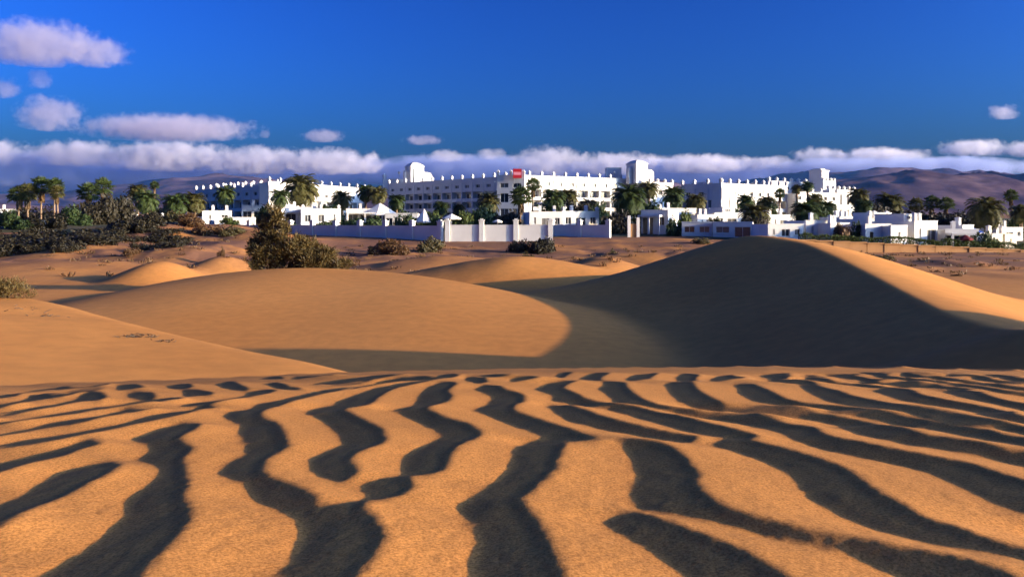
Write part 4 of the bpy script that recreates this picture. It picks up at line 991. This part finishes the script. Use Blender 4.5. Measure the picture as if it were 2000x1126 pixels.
def foliage_mesh(seed, n, size, mat, clumps=14, flat=0.0, up=0.3):
    """leaf sprays in uneven clumps through a unit half-dome; small faces, real gaps"""
    rs = np.random.RandomState(seed)
    cc = rs.normal(0, 1, (clumps, 3)); cc /= np.linalg.norm(cc, axis=1)[:,None]; cc[:,2] = np.abs(cc[:,2])
    cc *= rs.uniform(.35, .82, (clumps, 1)); cr = rs.uniform(.20, .42, clumps)
    k = rs.randint(0, clumps, n)
    d = rs.normal(0, 1, (n, 3)); d /= np.linalg.norm(d, axis=1)[:,None]
    r = rs.uniform(.35, 1, (n, 1))**.5
    p = cc[k]+d*r*cr[k][:,None]; p[:,2] = np.abs(p[:,2])*(1-flat)
    ax = rs.normal(0, 1, (n, 3)); ax[:,2] += up; ax /= np.linalg.norm(ax, axis=1)[:,None]
    sd = np.cross(ax, d); sd /= np.linalg.norm(sd, axis=1)[:,None]+1e-6
    L = size*rs.uniform(.6, 1.4, (n, 1)); w = L*rs.uniform(.25, .45, (n, 1))
    V = np.stack([p-sd*w*.3, p+ax*L*.5-sd*w, p+ax*L, p+ax*L*.5+sd*w], 1).reshape(-1, 3)
    me_o = np_mesh('foliage', V, np.arange(4*n).reshape(-1, 4), M[mat], None, False)
    me = me_o.data; bpy.data.objects.remove(me_o); return me
def stem_mesh(seed, n=7):
    rn = random.Random(seed); V = []; Fc = []
    for i in range(n):
        a = rn.uniform(0, 6.28); e = rn.uniform(.2, .75); pts = []; rr = []
        for s in range(5):
            t = s/4; pts.append((math.cos(a)*e*t*(0.6+.4*t), math.sin(a)*e*t*(0.6+.4*t), -.08+t*rn.uniform(.62, .72))); rr.append(.035*(1-.8*t))
        v, f_ = tube(pts, rr, 5); n0 = len(V); V += v; Fc += [tuple(q+n0 for q in f) for f in f_]
    return mesh_of('stems', V, Fc, 'branch')
STEMS = [stem_mesh(s) for s in (1, 2, 3)]
FOL = {}
def fol(mat, v, n=1500, size=0.11):
    key = (mat, v)
    if key not in FOL: FOL[key] = foliage_mesh(50+v*7+len(mat), int(n*1.9), size*1.15, mat, 20)
    return FOL[key]
_bi = [0]
def bush(px, py_top, dist, wpx, hpx, mat, label, name='shrub', group=None, cat='shrub', dense=1500, size=.11, deep=0.8, py_base=None):
    i = _bi[0]; _bi[0] += 1
    x = (px-CX)/F*dist; zt = (HOR-py_top)/F*dist; zg = ground_z(x, dist); w = wpx/2/F*dist
    h = max(hpx/F*dist, zt-zg)
    rn = random.Random(70+i)
    root = tag(empty(name, (x, dist, zg-0.05), rn.uniform(-.5, .5)), label, cat, group)
    o = bpy.data.objects.new('foliage', fol(mat, i % 3, dense, size)); C.objects.link(o); o.parent = root; o.scale = (w*1.30, w*deep*1.2, h*1.12)
    s = bpy.data.objects.new('stems', STEMS[i % 3]); C.objects.link(s); s.parent = root; s.scale = (w, w*deep, h)
    return root
G1 = 'scrub on the dark left bank'
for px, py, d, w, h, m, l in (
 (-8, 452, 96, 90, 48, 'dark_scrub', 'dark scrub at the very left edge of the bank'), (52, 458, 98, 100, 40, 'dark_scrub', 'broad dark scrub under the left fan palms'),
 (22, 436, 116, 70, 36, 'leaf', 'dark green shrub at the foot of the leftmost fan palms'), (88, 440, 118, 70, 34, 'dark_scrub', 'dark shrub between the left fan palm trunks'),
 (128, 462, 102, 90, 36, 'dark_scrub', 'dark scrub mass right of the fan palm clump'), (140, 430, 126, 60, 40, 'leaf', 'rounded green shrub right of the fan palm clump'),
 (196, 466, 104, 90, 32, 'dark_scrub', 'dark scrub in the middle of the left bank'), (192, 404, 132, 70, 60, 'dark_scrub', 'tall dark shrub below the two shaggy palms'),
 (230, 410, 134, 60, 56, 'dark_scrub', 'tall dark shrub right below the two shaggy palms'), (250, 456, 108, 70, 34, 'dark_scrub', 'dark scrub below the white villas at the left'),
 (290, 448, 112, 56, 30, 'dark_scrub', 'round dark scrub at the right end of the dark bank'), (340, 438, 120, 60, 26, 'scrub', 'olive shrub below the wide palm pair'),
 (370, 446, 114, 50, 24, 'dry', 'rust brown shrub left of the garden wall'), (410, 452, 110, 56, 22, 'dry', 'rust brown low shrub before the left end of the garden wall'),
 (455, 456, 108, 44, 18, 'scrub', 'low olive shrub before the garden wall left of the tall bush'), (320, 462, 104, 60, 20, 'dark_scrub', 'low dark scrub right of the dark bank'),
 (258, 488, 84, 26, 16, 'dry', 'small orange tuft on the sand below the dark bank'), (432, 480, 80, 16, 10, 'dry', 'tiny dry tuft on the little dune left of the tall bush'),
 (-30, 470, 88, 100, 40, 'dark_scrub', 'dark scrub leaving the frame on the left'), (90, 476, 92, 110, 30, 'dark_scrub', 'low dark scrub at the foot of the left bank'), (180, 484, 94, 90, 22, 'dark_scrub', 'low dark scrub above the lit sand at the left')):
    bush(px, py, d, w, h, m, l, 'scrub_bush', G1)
# the dense scrub that covers the bank reads as one dark mass
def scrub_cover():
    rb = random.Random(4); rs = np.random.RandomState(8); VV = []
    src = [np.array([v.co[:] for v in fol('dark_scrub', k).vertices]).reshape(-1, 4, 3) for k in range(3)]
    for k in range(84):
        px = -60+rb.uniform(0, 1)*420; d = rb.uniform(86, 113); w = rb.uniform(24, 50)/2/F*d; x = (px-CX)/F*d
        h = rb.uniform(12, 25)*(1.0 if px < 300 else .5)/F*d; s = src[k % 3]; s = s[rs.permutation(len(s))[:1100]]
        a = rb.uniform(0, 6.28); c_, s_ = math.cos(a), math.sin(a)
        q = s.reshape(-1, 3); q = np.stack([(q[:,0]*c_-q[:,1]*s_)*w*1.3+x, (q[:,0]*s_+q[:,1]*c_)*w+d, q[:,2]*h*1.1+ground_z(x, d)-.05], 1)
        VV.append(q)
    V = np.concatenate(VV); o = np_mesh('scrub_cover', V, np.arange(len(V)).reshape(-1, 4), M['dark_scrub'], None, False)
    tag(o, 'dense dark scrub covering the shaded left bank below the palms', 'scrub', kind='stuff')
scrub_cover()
G2 = 'low shrubs on the dunes before the wall'
for px, py, d, w, h, m, l in (
 (762, 470, 95, 66, 28, 'dry', 'wide brown dune shrub left of the posts'), (736, 473, 99, 34, 18, 'dark_scrub', 'dark dune shrub left of the wide brown one'),
 (842, 463, 100, 48, 24, 'scrub', 'round brown dune shrub at the first tall wall post'), (1014, 464, 103, 34, 19, 'dark_scrub', 'dark red brown dune shrub, left of the round pair'),
 (1057, 460, 102, 50, 24, 'dark_scrub', 'larger dark dune shrub, right of the round pair'), (1238, 488, 84, 24, 12, 'dry', 'small brown tuft on the reddish sand right of the middle'),
 (1322, 484, 82, 16, 9, 'dark_scrub', 'small dark tuft at the left flank of the big dune'), (1722, 500, 88, 44, 10, 'scrub', 'low shrub on the sand right of the big dune'),
 (1196, 486, 90, 14, 6, 'scrub', 'tiny shrub among the reddish hummocks'), (1032, 494, 78, 26, 8, 'scrub', 'flat shrub on the low lit dune in the middle'), (1370, 470, 112, 30, 12, 'scrub', 'olive shrub at the foot of the villas left of the dune'),
 (1868, 537, 62, 18, 5, 'dry', 'tiny dry tuft on the right sand flat'), (1790, 528, 66, 26, 5, 'scrub', 'flat dry tuft on the right sand slope')):
    bush(px, py, d, w, h, m, l, 'dune_shrub', G2)
G3 = 'garden trees and shrubs'
for px, py, d, w, h, m, l in (
 (1338, 411, 134, 44, 22, 'leaf_bright', 'round clipped bright green bush before the cream villa'), (1312, 424, 131, 30, 30, 'leaf', 'dark shrub left below the round clipped bush'),
 (948, 398, 158, 60, 46, 'leaf', 'broad dark garden shrub behind the wall, left of the middle'), (990, 408, 152, 50, 36, 'dark_scrub', 'dark shrub behind the wall below the red sign'),
 (904, 412, 150, 44, 30, 'leaf_bright', 'yellow green shrub behind the wall beside the cream parasol'), (852, 412, 152, 40, 28, 'leaf_bright', 'bright shrub right of the wedge parasol'),
 (800, 418, 156, 50, 24, 'leaf', 'dark shrub left of the wedge parasol'), (730, 424, 150, 60, 20, 'leaf', 'dark low shrub before the pool pavilion'), (690, 426, 152, 50, 18, 'leaf', 'low green shrub left of the pool pavilion'),
 (1086, 392, 164, 60, 50, 'leaf', 'tall dark tree mass before the sunny wing, left'), (1130, 394, 166, 60, 48, 'dark_scrub', 'tall dark tree mass before the sunny wing, middle'), (1172, 396, 160, 56, 46, 'leaf', 'tall dark tree mass before the sunny wing, right'),
 (1205, 410, 140, 56, 48, 'dark_scrub', 'dark shrub left of the gate posts'), (1270, 392, 156, 70, 50, 'leaf', 'dark green tree below the right tower'), (1320, 396, 162, 56, 34, 'leaf', 'dark green tree under the palm left of the right block'),
 (1440, 404, 160, 44, 28, 'leaf_bright', 'yellow green tree before the sunny right block'), (1476, 424, 130, 50, 36, 'dark_scrub', 'dark shrub behind the big dune top'), (1500, 402, 168, 56, 30, 'leaf', 'green tree left of the slender palm'),
 (1536, 444, 122, 40, 20, 'leaf', 'dark shrub right above the dune top'), (1600, 402, 162, 60, 32, 'leaf', 'green tree below the square tower'), (1646, 440, 116, 44, 18, 'dry', 'reddish flowering shrub at the small white villa'),
 (1676, 432, 116, 30, 34, 'leaf', 'upright green shrub between two white villas'), (1700, 398, 180, 70, 34, 'dark_scrub', 'dark tree behind the villas, right of the hotel'), (1770, 404, 180, 90, 30, 'dark_scrub', 'dark tree row behind the tall sunny villa'),
 (1856, 410, 176, 80, 30, 'dark_scrub', 'dark tree row behind the fan palm trio'), (1912, 424, 150, 70, 40, 'dark_scrub', 'dark tree behind the largest palm at the right'), (1984, 424, 142, 60, 36, 'leaf', 'dark tree at the right edge behind the cubes'),
 (1928, 452, 112, 40, 30, 'leaf', 'dark shrub at the foot of the largest right palm'), (560, 430, 142, 60, 16, 'leaf', 'low hedge shrub before the porch villa'), (640, 430, 142, 60, 14, 'leaf', 'low hedge shrub before the bright white villa'),
 (446, 428, 146, 34, 16, 'leaf_bright', 'small green shrub between the left wall posts'), (520, 400, 168, 44, 30, 'leaf', 'green tree behind the tall bush'), (640, 398, 176, 60, 18, 'leaf', 'green shrub row before the cream hotel wall'),
 (780, 404, 196, 60, 22, 'leaf', 'green shrubs at the left foot of the main hotel'), (312, 402, 175, 60, 30, 'dark_scrub', 'dark tree behind the low white villas at the left'), (410, 400, 176, 50, 26, 'dark_scrub', 'dark tree before the blue left hotel side'),
 (130, 404, 170, 80, 30, 'dark_scrub', 'dark tree behind the fan palm clump'), (20, 410, 176, 60, 26, 'dark_scrub', 'dark tree left behind the fan palm clump'), (70, 408, 172, 60, 40, 'dark_scrub', 'dark tree between the fan palm trunks'), (1400, 424, 140, 40, 20, 'leaf', 'dark shrub between the small villas right of the middle')):
    bush(px, py, d, w, h, m, l, 'garden_tree' if h > 30 else 'garden_shrub', G3)

# clipped hedge along the retaining wall, one leafy body
def hedge():
    rs = np.random.RandomState(5); n = 16000
    x = rs.uniform(41, 84, n); t = (x-41)/31; zt = np.maximum(-2.85-1.45*t, -4.75)
    hh = 0.95+0.25*noise2(x*.9, 0*x, 3)+0.12*noise2(x*3, 0*x+4, 8)
    q = rs.uniform(0, 1, n); face = rs.uniform(0, 1, n) < .6
    yy = np.where(face, 109.3+rs.uniform(0, .25, n), 109.3+rs.uniform(0, 1.3, n)); zz = zt+0.0+np.where(face, q*hh, hh-rs.uniform(0, .15, n))
    p = np.stack([x, yy, zz], 1); ax = rs.normal(0, 1, (n, 3)); ax /= np.linalg.norm(ax, axis=1)[:,None]
    sd = np.cross(ax, rs.normal(0, 1, (n, 3))); sd /= np.linalg.norm(sd, axis=1)[:,None]; L = rs.uniform(.10, .26, (n, 1))
    V = np.stack([p, p+ax*L*.5-sd*L*.3, p+ax*L, p+ax*L*.5+sd*L*.3], 1).reshape(-1, 3)
    root = tag(empty('hedge', (0, 0, 0)), 'long clipped green hedge on top of the ochre retaining wall', 'hedge')
    np_mesh('foliage', V, np.arange(4*n).reshape(-1, 4), M['leaf_bright'], root, False)
    V = []; Fc = []
    for k in range(44):
        xx = 41+k; zz = max(-2.85-1.45*(xx-41)/31, -4.75); v, f_ = tube([(xx, 109.9, zz-.5), (xx, 109.9, zz+.7)], [.08, .05], 5); n0 = len(V); V += v; Fc += [tuple(q+n0 for q in f) for f in f_]
    link_mesh('stems', mesh_of('stems', V, Fc, 'branch'), None, root)
hedge()

# big tamarisk on the middle dune: dense dark left side, lower sprays to the right
def tamarisk():
    D = 47.5; rs = np.random.RandomState(12)
    base = P(530, 522, D); zg = ground_z(base.x, D)
    root = tag(empty('tamarisk_bush', (base.x, D, zg-0.1)), 'tall shaggy tamarisk bush on the crest of the middle dune', 'bush')
    # lobes: px, py, radius px, depth shift
    lob = [(505, 505, 26, 0), (505, 470, 26, .3), (530, 500, 36, -.3), (528, 462, 26, .2), (534, 432, 20, 0), (532, 412, 11, .1), (518, 448, 20, .4), (556, 476, 25, -.4), (575, 500, 34, -.6), (598, 488, 28, -.3), (604, 512, 26, -.9), (628, 500, 24, -.4), (640, 516, 20, -.8), (660, 518, 16, -.6), (556, 450, 14, .1), (495, 488, 20, .2), (546, 422, 9, 0), (586, 470, 16, 0), (612, 482, 13, 0), (650, 506, 17, -.2), (674, 518, 13, -.3), (590, 505, 26, .4)]
    V = []
    for (px, py, r, dy) in lob:
        c = P(px, py, D)-base; R = r/F*D; n = int(260*(r/12)**2*1.25)
        ns = 9; sc = rs.normal(0, 1, (ns, 3)); sc /= np.linalg.norm(sc, axis=1)[:,None]; sc *= rs.uniform(.25, .95, (ns, 1)); sr = rs.uniform(.22, .50, ns); kk = rs.randint(0, ns, n)
        d = rs.normal(0, 1, (n, 3)); d /= np.linalg.norm(d, axis=1)[:,None]; rr = rs.uniform(.10, 1.0, (n, 1))**.5
        p = np.array([c.x, dy*1.2, c.z+base.z-zg+.1])+(sc[kk]+d*rr*sr[kk][:,None])*R*np.array([1, 1.15, 1]); p[:,2] = np.maximum(p[:,2], .02)
        ax = d*.7+rs.normal(0, .45, (n, 3)); ax[:,2] += .55; ax /= np.linalg.norm(ax, axis=1)[:,None]
        sd = np.cross(ax, rs.normal(0, 1, (n, 3))); sd /= np.linalg.norm(sd, axis=1)[:,None]+1e-6
        L = np.where(rs.uniform(0, 1, (n, 1)) < .12, rs.uniform(.35, .62, (n, 1)), rs.uniform(.12, .34, (n, 1))); w = .026
        V.append(np.stack([p-sd*w*.5, p+ax*L*.5-sd*w, p+ax*L, p+ax*L*.5+sd*w], 1).reshape(-1, 3))
    V = np.concatenate(V); np_mesh('foliage', V, np.arange(len(V)).reshape(-1, 4), M['tamarisk'], root, False)
    VV = []; Fc = []
    for (px, py, r, dy) in lob:
        c = P(px, py, D)-base; e = Vector((c.x, dy*1.2, c.z+base.z-zg+.1)); s = Vector((e.x*.15, 0, 0)); pts = []; rr = []
        for k in range(5):
            t = k/4; q = s.lerp(e, t); pts.append((q.x, q.y, q.z*t**.3)); rr.append(.07*(1-.75*t))
        v, f_ = tube(pts, rr, 5); n0 = len(VV); VV += v; Fc += [tuple(q+n0 for q in f) for f in f_]
    link_mesh('stems', mesh_of('stems', VV, Fc, 'branch'), None, root)
tamarisk()
def near_bush(px, py_top, py_base, D, wpx, label):
    base = P(px, py_base, D); zg = ground_z(base.x, D); rs = np.random.RandomState(77); R = wpx/2/F*D; H = (HOR-py_top)/F*D-zg
    root = tag(empty('dune_bush', (base.x, D, zg-.03)), label, 'bush')
    n = 5200; k = rs.randint(0, 16, n); cl = rs.normal(0, 1, (16, 3)); cl /= np.linalg.norm(cl, axis=1)[:,None]; cl[:,2] = np.abs(cl[:,2]); cl *= .6
    d = rs.normal(0, 1, (n, 3)); d /= np.linalg.norm(d, axis=1)[:,None]
    p = (cl[k]+d*rs.uniform(.1, .42, (n, 1)))*np.array([R, R, H]); p[:,2] = np.abs(p[:,2])
    ax = d*.6+rs.normal(0, .4, (n, 3)); ax[:,2] += .7; ax /= np.linalg.norm(ax, axis=1)[:,None]
    sd = np.cross(ax, rs.normal(0, 1, (n, 3))); sd /= np.linalg.norm(sd, axis=1)[:,None]; L = rs.uniform(.05, .14, (n, 1)); w = .008
    V = np.stack([p-sd*w*.5, p+ax*L*.5-sd*w, p+ax*L, p+ax*L*.5+sd*w], 1).reshape(-1, 3)
    np_mesh('foliage', V, np.arange(4*n).reshape(-1, 4), M['tamarisk'], root, False)
    s = bpy.data.objects.new('stems', STEMS[0]); C.objects.link(s); s.parent = root; s.scale = (R*.9, R*.9, H)
near_bush(10, 536, 592, 20.5, 112, 'yellow green bush on the near left dune, cut by the left edge')

# dry brushwood and footprints' debris on the near left dune
TWIG = mesh_of('twig', [(0, -.07, -.03), (0, .07, -.03), (0, 0, .10), (.55, .02, 0), (.55, .14, .0), (.55, .08, .10), (1, -.03, .03), (1, .03, .03), (1, 0, .08)], [(0, 1, 4, 3), (1, 2, 5, 4), (2, 0, 3, 5), (3, 4, 7, 6), (4, 5, 8, 7), (5, 3, 6, 8), (0, 2, 1), (6, 7, 8)], 'branch')
def brush(px, py, D, n, spread, label, seed):
    c = P(px, py, D); rn = random.Random(seed); V = []; Fc = []
    z = ground_z(c.x, D)
    root = tag(empty('dry_brushwood', (c.x, D, z)), label, 'twigs', 'dry twigs on the left dune')
    for i in range(n):
        x = rn.gauss(0, spread); y = rn.gauss(0, spread*.9); L = rn.uniform(.05, .13)
        o = bpy.data.objects.new('twig', TWIG); C.objects.link(o); o.parent = root; o.scale = (L, L, L)
        o.location = (x, y, ground_z(c.x+x, D+y)-z+.004); o.rotation_euler = (0, -rn.uniform(.0, .35), rn.uniform(0, 6.28))
brush(275, 648, 15.8, 36, 0.16, 'largest scatter of dark dry twigs on the left dune', 1)
brush(318, 658, 15.4, 18, 0.10, 'small twig scatter right of the largest one on the left dune', 2)
brush(250, 652, 15.6, 12, 0.10, 'small twig scatter left of the largest one on the left dune', 3)
brush(55, 618, 18.2, 16, 0.30, 'thin twig scatter below the yellow green bush', 4)
brush(95, 622, 17.6, 12, 0.26, 'thin twig scatter right below the yellow green bush', 5)

# tiny dry tufts over the brown ground before the wall
def tufts():
    rs = np.random.RandomState(31); n0 = 420
    d = rs.uniform(60, 112, n0); u = rs.uniform(-.62, .66, n0); keep = (np.abs(u-.32) > .10) | (d > 90); d = d[keep]; u = u[keep]
    x = u*d; z = terrain(x, d); m = 16; n = len(x)
    px_ = np.repeat(x, m)+rs.normal(0, .20, n*m); py_ = np.repeat(d, m)+rs.normal(0, .20, n*m); pz = np.repeat(z, m)
    ax = rs.normal(0, .6, (n*m, 3)); ax[:,2] = np.abs(ax[:,2])+.5; ax /= np.linalg.norm(ax, axis=1)[:,None]
    p = np.stack([px_, py_, pz], 1); sd = np.cross(ax, rs.normal(0, 1, (n*m, 3))); sd /= np.linalg.norm(sd, axis=1)[:,None]
    L = np.repeat(rs.uniform(.14, .42, n), m)[:,None]*rs.uniform(.6, 1.1, (n*m, 1))
    V = np.stack([p-sd*.02, p+sd*.02, p+ax*L+sd*.05, p+ax*L-sd*.05], 1).reshape(-1, 3)
    o = np_mesh('dry_tufts', V, np.arange(4*n*m).reshape(-1, 4), M['dry'], None, False)
    tag(o, 'tiny dry plants scattered over the brown ground before the wall', 'dry plants', kind='stuff')
tufts()

# garden soil between the houses
def garden():
    us = np.linspace(-1.0, 1.0, 160); ys = np.concatenate([np.linspace(119, 200, 50), np.linspace(204, 330, 24)])
    Y, U = np.meshgrid(ys, us, indexing='ij'); X = U*0.95*Y
    edge = 119+10*sstep(-.02, .1, X/Y)*(1-sstep(.22, .3, X/Y))+34*sstep(-.06, -.36, X/Y)*(1-sstep(-.39, -.42, X/Y))-8*sstep(.30, .36, X/Y)-6*sstep(-.40, -.44, X/Y)
    Y = edge+(Y-119)*(330-edge)/(330-119); X = U*.95*Y
    Z = terrain(X, Y)+0.05+0.10*fbm(X/2, Y/2, 91, 2)
    n, k = X.shape; idx = np.arange(n*k).reshape(n, k)
    Q = np.stack([idx[:-1,:-1], idx[:-1,1:], idx[1:,1:], idx[1:,:-1]], -1).reshape(-1, 4)
    o = np_mesh('garden_ground', np.stack([X, Y, Z], -1).reshape(-1, 3), Q, M['turf']); o['kind'] = 'structure'
garden()
